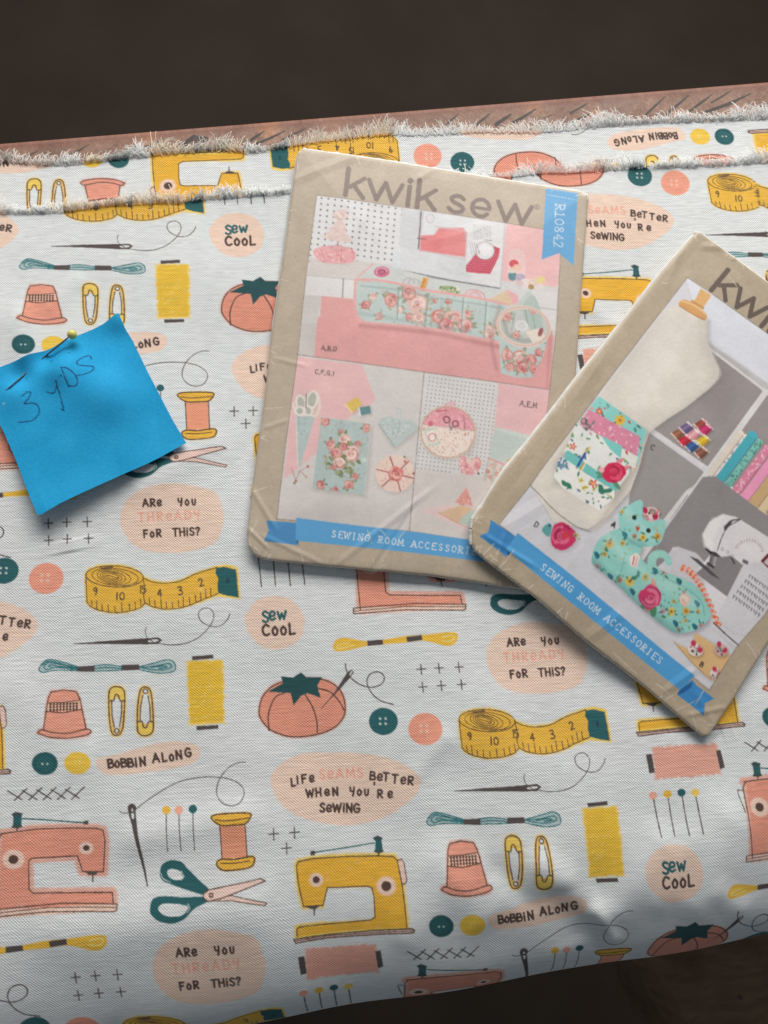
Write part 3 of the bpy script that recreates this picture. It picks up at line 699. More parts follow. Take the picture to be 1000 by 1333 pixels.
def drape(X, Y, z):
    d = (X * fn[0] + Y * fn[1]) - D0
    u = np.clip(d, 0, None) * 1.09; ang = np.interp(u, S_A, S_T); hor = np.interp(u, S_A, S_H); dz = np.interp(u, S_A, S_Z)
    wav = .0007 * np.sin((X * fd[0] + Y * fd[1]) * 60 + 1.0) * np.clip(u / .06, 0, 1)
    sh = np.where(d > 0, hor - np.clip(d, 0, None), 0) + wav
    return X + fn[0] * sh, Y + fn[1] * sh, z * np.cos(ang * .8) + dz
cloth = empty('folded_fabric', 'white canvas fabric printed with sewing motifs, folded double with frayed cut edges', 'fabric')
UP = [(-60, 279), (0, 275), (60, 273), (100, 270), (150, 264), (200, 261), (235, 259), (260, 256), (310, 252), (350, 250), (390, 247), (450, 243), (520, 236), (600, 232), (640, 230), (672, 228), (700, 224), (740, 222), (790, 217), (850, 214), (900, 213), (950, 211), (1000, 208), (1060, 204)]
LO = [(-60, 217), (0, 211), (40, 213), (80, 214), (130, 209), (180, 204), (230, 199), (290, 195), (330, 197), (380, 190), (430, 183), (500, 176), (560, 175), (620, 172), (680, 172), (720, 170), (760, 165), (800, 162), (850, 159), (920, 157), (1000, 154), (1060, 150)]
def edge_fn(pts, h=0.0):
    w = cr(w_of(pts, h), n=6); return lambda x: np.interp(x, w[:, 0], w[:, 1] )
eu, el = edge_fn(UP, .002), edge_fn(LO, -.002)
XL, XR = -.30, .30
fine = .00036
xi0, xi1 = w_of([(-15, 700)])[0][0] - .012, w_of([(1015, 700)])[0][0] + .012
xs = np.unique(np.concatenate([np.arange(XL, xi0, .0012), np.arange(xi0, xi1, fine), np.arange(xi1, XR, .0012)]))
def cloth_layer(name, ef, length, mapuv, lift, parent, steps=None):
    rr = np.concatenate([np.arange(0, length, fine), [length]]) if steps is None else steps
    X, R = np.meshgrid(xs, rr)
    e = ef(X[0])
    e = e + .0004 * np.interp(X[0], np.arange(XL - .01, XR + .02, .004), np.random.default_rng(9).standard_normal(len(np.arange(XL - .01, XR + .02, .004))))
    Y = e[None] - R
    uv = mapuv(uv_of_w(np.stack([X.ravel(), Y.ravel()], 1)))
    colr = sample_tile(uv).reshape(*X.shape, 3)
    rest = np.stack([X, Y], -1)
    z = lift(X, Y, R)
    x2, y2, z2 = drape(X, Y, z)
    return grid_mesh(name, x2, y2, z2, colr, rest, cloth_m, parent), e
up_id = lambda uv: uv
u_b2, u_lo = uvp(58.7, 993.9), uv_of_px([(946, 174)])[0]
LOW_OFF = u_b2 + u_lo
up_lo = lambda uv: LOW_OFF - uv - (uv[:, :1] - u_lo[0]) * np.array([[.038, .051]])
def lift_up(X, Y, R): return Zof(X, Y) + .0005 * np.exp(-R / .003) + .0004 * np.sin(X * 90 + .5) * np.exp(-R / .01)
def lift_lo(X, Y, R): return -.0026 + .0004 * np.exp(-R / .004) + rumple(X * 1.2, Y) * .5
reach = .30 + .10
ytop = eu(xs).max()
dfront = 0
sf = np.arange(0, .46, fine)
upper, e_up = cloth_layer('upper_layer', eu, .46, up_id, lift_up, cloth)
lower, e_lo = cloth_layer('lower_layer', el, .075, up_lo, lift_lo, cloth)

def mat_yarn():
    m = Nt('cotton_yarn'); at = m.n('ShaderNodeAttribute', attribute_name='ink'); m.l(at.outputs['Color'], m.b.inputs['Base Color']); m.b.inputs['Roughness'].default_value = .9; m.b.inputs['Specular IOR Level'].default_value = .1
    tr = m.n('ShaderNodeBsdfTranslucent'); m.l(at.outputs['Color'], tr.inputs[0]); mx = m.n('ShaderNodeMixShader'); mx.inputs[0].default_value = .42
    m.l(m.b.outputs[0], mx.inputs[1]); m.l(tr.outputs[0], mx.inputs[2]); m.l(mx.outputs[0], m.t.nodes['Material Output'].inputs[0]); return m.m
YARN = mat_yarn()
def fringe(name, ef, mapuv, lift, n, length, seed, parent):
    """loose yarn ends along a cut edge, as narrow flattened strands"""
    r = np.random.default_rng(seed)
    n = int(n * 1.35); x0 = r.uniform(XL, XR, n)
    e = ef(x0)
    back = np.abs(r.normal(0, .0005, n))
    y0 = e - back
    K = 6; ln = length * np.where(r.random(n) < .05, r.uniform(1.1, 1.4, n), r.uniform(.35, 1.05, n)) * (1 + .25 * np.sin(x0 * 160) + .2 * np.sin(x0 * 61 + 1))
    cl = np.sin(x0 * 420 + 1.3) * .22 + np.sin(x0 * 130) * .22                  # ends lean together in tufts
    ang = cl + r.normal(0, .30, n)
    curl = r.normal(0, 1.0, n); liftn = r.uniform(.0, .0018, n)
    ex0, ex1 = w_of([(375, 240)])[0][0], w_of([(775, 240)])[0][0]
    liftn = np.where((x0 > ex0) & (x0 < ex1), liftn * .15, liftn)   # pressed flat where the packet lies on it
    z0 = lift(x0, y0, np.zeros(n)) + .0002
    pts = np.zeros((n, K, 3)); px, py = x0.copy(), y0.copy()
    for k in range(K):
        tt = k / (K - 1)
        pts[:, k] = np.c_[px, py, z0 + liftn * np.sin(tt * 2.4) + r.normal(0, .0001, n) - .0012 * tt * tt]
        a = ang + curl * tt + r.normal(0, .12, n)
        px = px + np.sin(a) * ln / (K - 1); py = py + np.cos(a) * ln / (K - 1)
    rad = r.uniform(.00015, .0003, n)
    uv = mapuv(uv_of_w(np.c_[x0, y0 - .0004])); c = sample_tile(uv)
    wht = np.array([.94, .94, .92])
    ring = np.array([[math.cos(q), math.sin(q)] for q in (math.pi / 2, math.pi * 7 / 6, math.pi * 11 / 6)])
    V = np.zeros((n, K, 2, 3)); C = np.zeros((n, K, 2, 3)); roll = r.normal(0, .25, n)[:, None]
    for k in range(K):
        tt = k / (K - 1)
        tan = pts[:, min(k + 1, K - 1)] - pts[:, max(k - 1, 0)]; tan /= np.linalg.norm(tan, axis=1)[:, None] + 1e-9
        sd = np.c_[tan[:, 1], -tan[:, 0], np.zeros(n)]; sd /= np.linalg.norm(sd, axis=1)[:, None] + 1e-9
        upv = np.cross(sd, tan)
        flat = sd * np.cos(roll) + np.abs(upv) * np.sin(roll)
        for j in (0, 1):
            V[:, k, j] = pts[:, k] + flat * ((2 * j - 1) * rad * (1 - .35 * tt))[:, None]
        f = .58 + .3 * tt
        C[:, k] = (c * (1 - f) + wht * f * (.78 + .22 * (c.mean(1) / .74))[:, None])[:, None] if k else c[:, None]
    C *= r.uniform(.82, 1.1, n)[:, None, None, None]
    base = (np.arange(n) * K * 2)[:, None] + np.arange(K - 1)[None] * 2
    q = np.stack([base, base + 1, base + 3, base + 2], -1).reshape(-1, 4)
    me = bpy.data.meshes.new(name); raw_mesh(me, V.reshape(-1, 3).astype(np.float32), q)
    finish(me, np.clip(C.reshape(-1, 3), 0, .95))
    return link(name, me, YARN, parent)
fringe('frayed_edge', eu, up_id, lift_up, 3000, .0072, 31, upper)
fringe('frayed_edge', el, up_lo, lift_lo, 3000, .0076, 32, lower)
# ------------------------------------------------------------------ paper things: sheets cut to an outline
class Flat:
    """local frame on the table for one flat thing: origin and axes from frame points, at height h"""
    def __init__(s, h, p0, px, py):
        s.h = h; s.o = w_of([p0], h)[0]; e = w_of([px], h)[0] - s.o; s.L = np.hypot(*e); s.ex = e / s.L
        s.ey = np.array([s.ex[1], -s.ex[0]])                                       # down the sheet
        s.D = (w_of([py], h)[0] - s.o) @ s.ey
    def loc(s, p): w = w_of(p, s.h) - s.o; return np.c_[w @ s.ex, w @ s.ey]
    def world(s, q): return s.o + q[..., :1] * s.ex + q[..., 1:] * s.ey
def clamp_to(poly, q):
    """move points outside the closed outline to its nearest point; also give the distance inside"""
    n = len(poly); best = np.full(len(q), 1e9); near = q.copy(); ins = np.zeros(len(q), bool)
    for i in range(n):
        a, b = poly[i], poly[(i + 1) % n]; v = b - a
        t_ = np.clip(((q - a) @ v) / max(v @ v, 1e-12), 0, 1); c = a + t_[:, None] * v; d = np.hypot(*(q - c).T)
        m = d < best; best[m] = d[m]; near[m] = c[m]
        if a[1] != b[1]:
            r = (q[:, 1] >= min(a[1], b[1])) & (q[:, 1] < max(a[1], b[1]))
            ins ^= r & (a[0] + (q[:, 1] - a[1]) * (b[0] - a[0]) / (b[1] - a[1]) > q[:, 0])
    out = np.where(ins[:, None], q, near)
    return out, np.where(ins, best, 0.0), ins
CELL = .0002
class Cover(Sheet):
    def __init__(s, fr, poly, base):
        s.fr = fr; s.lo = poly.min(0) - .003; hi = poly.max(0) + .003
        w, h = ((hi - s.lo) / CELL).astype(int) + 1
        super().__init__(w, h, lambda p: (fr.loc(p) - s.lo) / CELL, base, per=.38e-3 / CELL)
    def at(s, q):
        x = np.clip((q[:, 0] - s.lo[0]) / CELL - .5, 0, s.w - 2); y = np.clip((q[:, 1] - s.lo[1]) / CELL - .5, 0, s.h - 2)
        xi, yi = x.astype(int), y.astype(int); fx, fy = (x - xi)[:, None], (y - yi)[:, None]; g = s.lin
        return (g[yi, xi] * (1 - fx) + g[yi, xi + 1] * fx) * (1 - fy) + (g[yi + 1, xi] * (1 - fx) + g[yi + 1, xi + 1] * fx) * fy
def paper(name, cover, poly, step, zf, mat, parent, grow=0):
    lo, hi = poly.min(0), poly.max(0)
    u = np.arange(lo[0] - step, hi[0] + 2 * step, step); v = np.arange(lo[1] - step, hi[1] + 2 * step, step)
    U, V = np.meshgrid(u, v); q = np.stack([U.ravel(), V.ravel()], 1)
    c, din, ins = clamp_to(poly, q)
    I = ins.reshape(U.shape); keep = I[:-1, :-1] | I[1:, :-1] | I[:-1, 1:] | I[1:, 1:]
    w = cover.fr.world(c); z = zf(c, din, w)
    sh = U.shape
    return grid_mesh(name, w[:, 0].reshape(sh), w[:, 1].reshape(sh), z.reshape(sh), cover.at(c).reshape(*sh, 3), None, mat, parent, mask=keep)

# ------------------------------------------------------------------ printed flowers
def leaf(c, x, y, r, ang, col, fat=.38):
    ca, sa = math.cos(ang), math.sin(ang)
    q = np.array([(-r, 0), (-.4 * r, -fat * r), (.4 * r, -fat * .9 * r), (r, 0), (.4 * r, fat * r), (-.4 * r, fat * r)])
    c.fill(np.c_[x + q[:, 0] * ca - q[:, 1] * sa, y + q[:, 0] * sa + q[:, 1] * ca], col, sm=True)
def rose(c, x, y, r, dark=(190, 108, 110), mid=(219, 152, 150), light=(242, 208, 202), seed=0, leaves=True, lc=((146, 156, 128), (168, 176, 152))):
    g = np.random.default_rng(seed + int(x * 13 + y * 7))
    if mid == (219, 152, 150):
        dark, mid, light = (((178, 96, 94), (212, 146, 140), (240, 206, 198)), ((190, 124, 118), (226, 190, 182), (244, 226, 218)), ((164, 78, 82), (204, 126, 124), (236, 190, 184)))[g.integers(3)]
    if leaves:
        for _ in range(5):
            a = g.uniform(0, 6.28); leaf(c, x + math.cos(a) * r * 1.15, y + math.sin(a) * r * 1.15, r * .5, a + g.normal(0, .4), lc[g.integers(2)])
    n = 11; a = np.linspace(0, 6.283, n, endpoint=False)
    c.fill(np.c_[x + np.cos(a) * r * g.uniform(.85, 1.12, n), y + np.sin(a) * r * g.uniform(.85, 1.12, n)], mid, sm=True, ns=1)
    for k in range(9):
        a0 = g.uniform(0, 6.28); rr = r * (.95 - .08 * k) * .82; aa = np.linspace(a0, a0 + g.uniform(1.2, 2.4), 6)
        c.stroke(np.c_[x + np.cos(aa) * rr, y + np.sin(aa) * rr], r * g.uniform(.14, .26), light if k % 3 else dark, a=.8, sm=True)
    c.ell(x, y, r * .28, r * .26, dark, a=.85); c.ring(x, y, r * .16, r * .14, r * .09, light, a0=g.uniform(0, 180))
def sprig(c, x, y, n, spread, cols, seed, r=6):
    g = np.random.default_rng(seed)
    for _ in range(n): leaf(c, x + g.normal(0, spread), y + g.normal(0, spread), r * g.uniform(.6, 1.3), g.uniform(0, 6.28), cols[g.integers(len(cols))])
def scatter(c, poly, n, cols, seed, r=(3, 6), kind='dot'):
    p = np.asarray(poly, float); lo, hi = p.min(0), p.max(0); g = np.random.default_rng(seed)
    for _ in range(n):
        x, y = g.uniform(lo, hi); k = cols[g.integers(len(cols))]; rr = g.uniform(*r)
        if kind == 'dot': c.dot(x, y, rr, k)
        else: leaf(c, x, y, rr, g.uniform(0, 6.28), k)
def daisy(c, x, y, r, col, eye, n=8, seed=0):
    for i in range(n):
        a = i * 6.283 / n + seed; leaf(c, x + math.cos(a) * r * .6, y + math.sin(a) * r * .6, r * .45, a, col, .42)
    c.dot(x, y, r * .28, eye)
def brandword(c, o, ex, ey, col, whole=True):
    o, ex, ey = (np.asarray(v, float) for v in (o, ex, ey)); g = lambda pts: [o + ex * x + ey * y for x, y in pts]
    S = lambda pts, w=6.6, **k: c.stroke(g(pts), w, col, **k)
    c.Z(0, 0, 1)
    def K(x): S([(x, 0), (x, 36)]); S([(x + 22, 26), (x + 4, 11.5)], 6); S([(x + 9, 15), (x + 23, 0)], 6.2)
    def Wd(x): S([(x, 25.5), (x + 12, 1)], 6); S([(x + 12, 1), (x + 22, 25)], 6); S([(x + 22, 25), (x + 33, 1)], 6); S([(x + 33, 1), (x + 43.5, 25.5)], 6)
    K(0); Wd(28); S([(81, 0), (81, 25)]); c.ell(*g([(81, 33)])[0], 4.1, 4.1, col); K(93)
    if not whole: return
    S([(152, 20.5), (147, 23.5), (140, 22.5), (136.5, 19), (139, 15), (146, 12.5), (151.5, 9.5), (151, 4.5), (146, 2), (139, 2.2), (134, 6)], 6, sm=True)
    a = np.radians(np.linspace(-38, -352, 30)); S([(175 + 11.2 * math.cos(t_), 13 + 11.2 * math.sin(t_)) for t_ in a], 5.8); S([(164, 12.6), (186, 12.6)], 5)
    Wd(196.5)
    p = g([(247, 27)])[0]; c.ring(p[0], p[1], 3.4, 3.4, .8, col); c.text('R', p[0] - 1.4, p[1] + 1.8, 3.6, 9, .7, col)

KRAFT = (182, 172, 151); INKB = (122, 108, 100); BLUE = (84, 166, 224); BLUED = (70, 148, 206)
AQ = (188, 209, 208)
# ------------------------------------------------------------------ the upper left pattern envelope
F1 = Flat(.004, (388, 193), (766, 250), (325, 715))
OUT1 = [(395, 191), (480, 203), (560, 215.5), (660, 232), (735, 243.5), (757, 247), (765, 251), (767, 258), (761, 340), (754, 440), (746, 560), (738, 660), (731, 755), (727, 768), (716, 772), (681, 767), (620, 758), (560, 749), (480, 742), (410, 735), (352, 729), (341, 727), (331, 722), (324, 712), (322, 694), (327, 650), (341, 540), (355, 421), (373, 300), (386, 205), (389, 195)]
P1 = F1.loc(OUT1)
c = C1 = Cover(F1, P1, KRAFT)
def mottle(c, amp, seed):
    n = smoothnoise(c.h, c.w, 26, seed) * .5 + smoothnoise(c.h, c.w, 7, seed + 1) * .35 + smoothnoise(c.h, c.w, 2.2, seed + 2) * .45
    c.img += (n * amp)[..., None]
    f = smoothnoise(c.h, c.w, 1.6, seed + 3); c.img += (np.clip(f - 1.9, 0, 1) * -45)[..., None] + (np.clip(-f - 1.9, 0, 1) * 40)[..., None]
mottle(c, 5, 40)
photo = [(412.4, 253), (560, 274), (732, 302), (725, 428), (716, 507), (706, 600), (697, 716), (613, 704), (532.6, 692), (360.5, 676), (373, 570), (387.5, 461), (398, 360)]
c.Z(0, 0, 1); c.fill(photo, (216, 214, 212))
# top picture
c.clip([(412.4, 253), (732, 302), (716.3, 507), (552, 485), (387.5, 461)])
c.fill([(380, 250), (740, 290), (740, 350), (380, 350)], (222, 228, 232))
c.fill([(533, 262), (562, 266), (545, 338), (520, 336)], (206, 214, 220), soft=4)
c.Z(320, 180, 4.167)
for i in range(14):
    for j in range(12):
        x = 375 + 36.5 * i - 2.6 * j + (j % 2) * 0; y = 315 + 5.2 * i + 31.5 * j
        if x < 872 - .16 * (y - 300) * 1.2 and y < 662 + .1 * (x - 340) * .3: c.dot(x, y, 5.2, (92, 94, 98))
c.fill([(345, 640), (600, 662), (800, 690), (800, 780), (340, 735)], (212, 210, 208), soft=5); c.fill([(335, 738), (620, 770), (610, 870), (320, 846)], (224, 227, 228))
c.stroke([(335, 738), (620, 772)], 4, (180, 180, 180)); c.stroke([(530, 760), (525, 862)], 6, (140, 140, 140))
c.fill([(320, 846), (410, 853), (380, 1010), (300, 1000)], (205, 204, 203)); c.fill([(410, 853), (640, 880), (1000, 930), (1000, 1400), (380, 1400)], (226, 165, 163))
c.Z(320, 420, 3.703); c.fill([(262, 0), (346, 0), (330, 170), (240, 160)], (200, 198, 196)); c.fill([(346, -30), (900, -30), (900, 260), (330, 165)], (225, 163, 162)); c.text('A', 364, 130, 22, 6, 3.4, (70, 60, 62)); c.text(',B', 384, 133, 22, 6, 3.2, (70, 60, 62), sp=.25); c.text(',D', 412, 135, 22, 6, 3.2, (70, 60, 62), sp=.25)
c.Z(530, 420, 3.703); c.fill([(-10, 20), (720, 60), (720, 330), (-10, 235)], (226, 164, 164))
c.fill([(690, -40), (705, -40), (680, 320), (672, 320)], (205, 140, 142), soft=8)
# pink wall, shelf and jar on the right
c.Z(540, 200, 4.167)
c.fill([(470, 370), (820, 420), (800, 720), (470, 690)], (238, 190, 192)); c.fill([(470, 690), (790, 745), (760, 960), (470, 760)], (214, 218, 221))
c.fill([(600, 740), (790, 750), (775, 845), (640, 828)], (222, 224, 226)); c.stroke([(640, 828), (775, 846)], 4, (160, 160, 165)); c.fill([(640, 832), (772, 848), (770, 960), (700, 950)], (222, 226, 230))
c.fill([(515, 530), (570, 520), (600, 560), (590, 690), (505, 680), (510, 580)], (240, 208, 208), sm=True, a=.8, soft=5); c.ring(550, 540, 32, 12, 3, (220, 200, 200), 8)
for x, y, rx, ry, k in ((538, 598, 26, 22, (216, 72, 78)), (556, 618, 26, 18, (240, 200, 180)), (530, 665, 24, 26, (88, 140, 152)), (528, 640, 22, 9, (232, 228, 222)), (574, 672, 28, 22, (186, 176, 196)), (604, 702, 34, 26, (236, 222, 224)), (570, 705, 22, 16, (226, 204, 210)), (640, 700, 26, 24, (232, 214, 200)), (632, 722, 16, 14, (176, 142, 92)), (684, 684, 26, 20, (238, 222, 150)), (680, 720, 24, 16, (236, 230, 224))):
    c.ell(x, y, rx, ry, k); c.ring(x, y, rx * .7, ry * .6, 2.5, tuple(v * .88 for v in k), 10)
# sewing machine in the picture
c.Z(330, 100, 2.857)
c.fill([(560, 470), (940, 545), (918, 788), (520, 722), (526, 640), (612, 650), (622, 490)], (224, 232, 238)); c.fill([(556, 450), (625, 480), (615, 640), (540, 630)], (208, 216, 222), soft=4)
c.fill([(622, 590), (672, 588), (690, 562), (780, 562), (800, 590), (790, 672), (618, 648)], (226, 120, 124), sm=False, soft=6); c.fill([(720, 575), (790, 590), (780, 660), (700, 640)], (232, 140, 142), sm=True, soft=14, a=.6)
c.stroke([(625, 485), (614, 640)], 5, (92, 88, 92)); c.stroke([(633, 490), (624, 580)], 3, (180, 180, 186)); c.stroke([(610, 600), (640, 604)], 4, (120, 80, 84)); c.ell(658, 526, 14, 17, (228, 228, 236)); c.ring(658, 526, 14, 17, 3, (190, 196, 204))
c.fill([(525, 650), (790, 682), (830, 720), (918, 740), (914, 786), (520, 722)], (212, 226, 234), soft=8); c.stroke([(520, 724), (790, 770), (912, 788)], 4, (120, 124, 130))
c.Z(540, 200, 4.167)
c.fill([(285, 335), (488, 386), (476, 560), (462, 726), (300, 690), (272, 600), (282, 430)], (226, 231, 235), soft=4); c.stroke([(488, 386), (478, 560), (463, 726)], 5, (188, 192, 198), soft=3)
c.fill([(-70, 505), (60, 540), (270, 578), (300, 690), (460, 726), (462, 735), (-80, 640)], (214, 222, 228), soft=4); c.stroke([(20, 520), (150, 552), (275, 575)], 5, (180, 186, 192), soft=5, a=.8); c.stroke([(130, 600), (190, 640), (300, 668)], 14, (200, 208, 214), soft=12, a=.7, sm=True); c.stroke([(-60, 636), (200, 690), (462, 732)], 5, (96, 98, 104))
c.stroke([(110, 395), (270, 420), (282, 500), (272, 572)], 6, (196, 192, 196), soft=4, a=.8)
c.fill([(278, 645), (277, 612), (330, 545), (425, 502), (462, 516), (455, 560), (436, 600), (408, 655), (340, 652)], (196, 50, 78))
for i in range(13):
    for j in range(9):
        x = 285 + i * 14 + (j % 2) * 7; y = 540 + j * 13 + i
        c.clip([(278, 645), (277, 612), (330, 545), (425, 502), (462, 516), (455, 560), (436, 600), (408, 655), (340, 652)]) if i == 0 and j == 0 else None
        c.dot(x, y, 2.6, (236, 190, 200))
c.clip([(412.4 * 4.167 - 540 * 4.167, (253 - 200) * 4.167), ((732 - 540) * 4.167, (302 - 200) * 4.167), ((716.3 - 540) * 4.167, (507 - 200) * 4.167), ((552 - 540) * 4.167, (485 - 200) * 4.167), ((387.5 - 540) * 4.167, (461 - 200) * 4.167)])
c.ell(380, 528, 52, 50, (236, 240, 244)); c.ring(380, 528, 50, 48, 5, (170, 166, 172)); c.ring(380, 526, 38, 36, 3, (205, 208, 212)); c.text('o', 345, 540, 14, 0, 2, (120, 120, 130))
for k in range(9):
    for j in range(4): c.dot(296 + j * 13 + k * 2, 480 + j * 3 + k * 10 - j * k, 2.3, (120, 120, 128))
for j in range(8):
    for i in range(6): c.stroke([(318 + i * 17, 385 + j * 11 + i * 2), (328 + i * 17, 386 + j * 11 + i * 2)], 2.6, (178, 182, 190) if (i + j) % 4 else (120, 124, 134))
for k in range(5): c.dot(385 + k * 8, 470 + k, 2.5, (90, 90, 95))
# little doll pincushion
c.Z(320, 180, 4.167)
c.fill([(365, 610), (400, 585), (480, 580), (560, 590), (595, 625), (590, 660), (540, 680), (440, 675), (385, 650)], (232, 170, 176), sm=True, ns=1.5)
scatter(c, [(385, 600), (590, 670)], 60, ((216, 140, 150), (244, 200, 200), (224, 150, 158)), 3, (3, 7))
c.fill([(480, 400), (510, 385), (545, 395), (556, 425), (530, 445), (540, 470), (550, 520), (580, 560), (490, 558), (420, 530), (450, 500), (478, 465), (490, 440), (470, 420)], (226, 208, 204), sm=True, ns=1.5)
scatter(c, [(470, 395), (555, 440)], 26, ((240, 226, 222), (208, 186, 184)), 4, (4, 8)); scatter(c, [(440, 480), (545, 550)], 34, ((238, 222, 218), (206, 178, 176), (220, 190, 184)), 6, (4, 8), 'leaf')
c.stroke([(455, 590), (500, 578), (540, 598), (500, 604), (455, 592)], 6, (204, 160, 160), sm=True); c.stroke([(520, 600), (516, 675)], 4, (176, 110, 116)); c.stroke([(410, 600), (430, 672)], 3, (196, 130, 136)); c.stroke([(500, 560), (498, 580)], 6, (150, 110, 110))
c.stroke([(345, 656), (560, 690)], 6, (190, 188, 186), a=.5, soft=4)
# hanging organiser
c.Z(0, 0, 1)
flap = [(467, 360), (487, 342), (512, 348), (560, 362), (655, 378), (690, 395), (700, 402), (640, 402), (560, 386)]
c.fill(flap, (206, 216, 216)); c.stroke([(465, 362), (486, 343)], 2.2, (226, 180, 178))
front = [(464, 364), (500, 366), (560, 379), (620, 388), (660, 396), (656, 446), (610, 438), (570, 429), (530, 424), (476, 419), (465, 411), (462, 392)]
c.fill(front, AQ)
for x, y, r, k in ((497, 354, 10, (204, 96, 130)), (532, 370, 7, (190, 190, 192)), (539, 371, 7, (190, 190, 192))):
    c.ring(x, y - 2, r, r * .8, 2.2, k, a0=170, a1=370) if r < 10 else (c.ell(x, y, 10, 7, k), c.ring(x, y, 7, 5, 1.4, (236, 180, 200), a0=150, a1=360), c.ring(x, y, 4, 3, 1, (120, 60, 80)))
c.fill([(551, 361), (558, 363), (553, 380), (545, 378)], (226, 164, 70)); c.stroke([(553, 364), (548, 378)], 1.2, (180, 110, 40)); c.ell(585, 378, 14, 5, (150, 170, 120), 10); scatter(c, [(573, 374), (597, 383)], 20, ((110, 140, 90), (190, 205, 160), (236, 232, 220)), 5, (1, 2.2))
for k in range(4): c.ring(618, 386, 13 - 3 * k, 8 - 1.6 * k, 1.2, ((222, 150, 160), (240, 190, 196))[k % 2], 10, 180, 360)
c.fill([(637, 390), (660, 377), (672, 392), (668, 398)], (222, 200, 168)); c.fill([(660, 377), (674, 384), (676, 396), (668, 396)], (232, 176, 180))
c.mk_keep = c.mk; c.clip(front)
scatter(c, front, 120, ((168, 190, 180), (206, 168, 160), (150, 168, 140), (220, 190, 186)), 8, (1, 2.4), 'leaf')
for x, y, r in ((509, 391, 9), (543, 396, 13), (532, 381, 10), (486, 386, 5), (476, 397, 6), (534, 414, 6), (571, 413, 10), (592, 416, 12), (580, 424, 10), (605, 424, 10), (609, 409, 5), (583, 393, 4), (637, 433, 9), (545, 415, 8), (494, 412, 5), (520, 404, 5), (566, 392, 3)): rose(c, x, y, r, seed=2)
c.Z(0, 0, 1)
for a, b in (((519, 374), (517, 410)), ((557, 385), (553, 428)), ((575, 388), (572, 425)), ((603, 388), (600, 434)), ((633, 392), (630, 440))): c.stroke([a, b], 1.6, (150, 172, 170), a=.6); 
c.clip([(412.4, 253), (732, 302), (716.3, 507), (552, 485), (387.5, 461)])
for p in ([(464, 364), (500, 366), (560, 379), (620, 388), (662, 397)], [(463, 364), (462, 395), (465, 411), (476, 420), (530, 425), (570, 430), (612, 439), (658, 447)]): c.stroke(p, 3.6, (232, 178, 176), sm=True); c.stroke(p, .8, (210, 144, 144), sm=True, a=.5)
c.stroke([(470, 424), (530, 430), (570, 435), (612, 444), (650, 452)], 6, (170, 112, 112), sm=True, soft=7, a=.45); c.stroke([(650, 400), (640, 440), (646, 480)], 5, (150, 110, 110), sm=True, soft=7, a=.35)
for a, b in (((519, 376), (517, 416)), ((557, 386), (553, 426)), ((603, 389), (600, 434)), ((633, 394), (630, 440))): c.stroke([a, b], 1.1, (120, 146, 146), a=.75, soft=1.5); c.stroke([(a[0] + 3, a[1] + 2), (b[0] + 3, b[1] - 2)], 3, (222, 234, 232), a=.35, soft=4)
c.stroke([(470, 372), (520, 378), (560, 387), (620, 396), (655, 402)], 2.4, (140, 160, 160), sm=True, soft=3, a=.5); c.stroke([(468, 408), (530, 418), (612, 432)], 5, (140, 164, 164), sm=True, soft=6, a=.35)
# bucket
c.fill([(648, 422), (652, 486), (672, 492), (694, 491), (708, 462), (716, 425)], AQ)
c.clip([(648, 425), (652, 486), (672, 492), (694, 491), (708, 462), (716, 425)])
scatter(c, [(648, 440), (712, 492)], 50, ((168, 190, 180), (206, 168, 160), (150, 168, 140)), 9, (1, 2.6), 'leaf')
for x, y, r in ((676, 466, 11), (660, 462, 8), (690, 470, 9), (680, 478, 8), (701, 459, 5), (664, 478, 6), (695, 480, 6)): rose(c, x, y, r, dark=(170, 70, 78), seed=4)
c.Z(0, 0, 1); c.clip([(412.4, 253), (732, 302), (716.3, 507), (552, 485), (387.5, 461)])
c.fill([(676, 393), (690, 378), (702, 402), (712, 420), (700, 440), (655, 440), (650, 420), (660, 404)], (192, 210, 206), sm=True)
c.ell(682, 424, 34, 25, (198, 206, 202), 6); c.fill([(680, 400), (694, 384), (704, 404), (706, 432), (690, 428)], (176, 198, 192), sm=True); c.stroke([(684, 404), (688, 426)], 2, (150, 172, 166)); c.stroke([(670, 408), (666, 430)], 2, (160, 180, 174)); c.stroke([(692, 402), (697, 428)], 1.6, (150, 172, 166))
c.stroke([(656, 418), (662, 436), (684, 444), (704, 438)], 6, (130, 140, 136), sm=True, soft=7, a=.5); rose(c, 694, 405, 4, seed=6); rose(c, 660, 412, 6, seed=5); c.ell(680, 426, 9, 7, (206, 214, 214)); c.ring(679, 424, 7, 6, 1.6, (236, 236, 236)); c.fill([(684, 432), (706, 426), (710, 440), (694, 446)], (236, 228, 214)); rose(c, 672, 436, 5, seed=9); c.ell(704, 432, 3, 6, (150, 80, 84), 20)
c.ring(682, 425, 34, 25, 4.5, (234, 214, 200), 6, 0, 360); c.ring(682, 425, 34, 25, 1, (204, 170, 160), 6)
for p in (np.linspace(0, 360, 44),): [c.dot(682 + 34 * math.cos(math.radians(a)) - 2, 425 + 25 * math.sin(math.radians(a)) + 3 * math.cos(math.radians(a)), .9, (212, 168, 160)) for a in p[0:]]
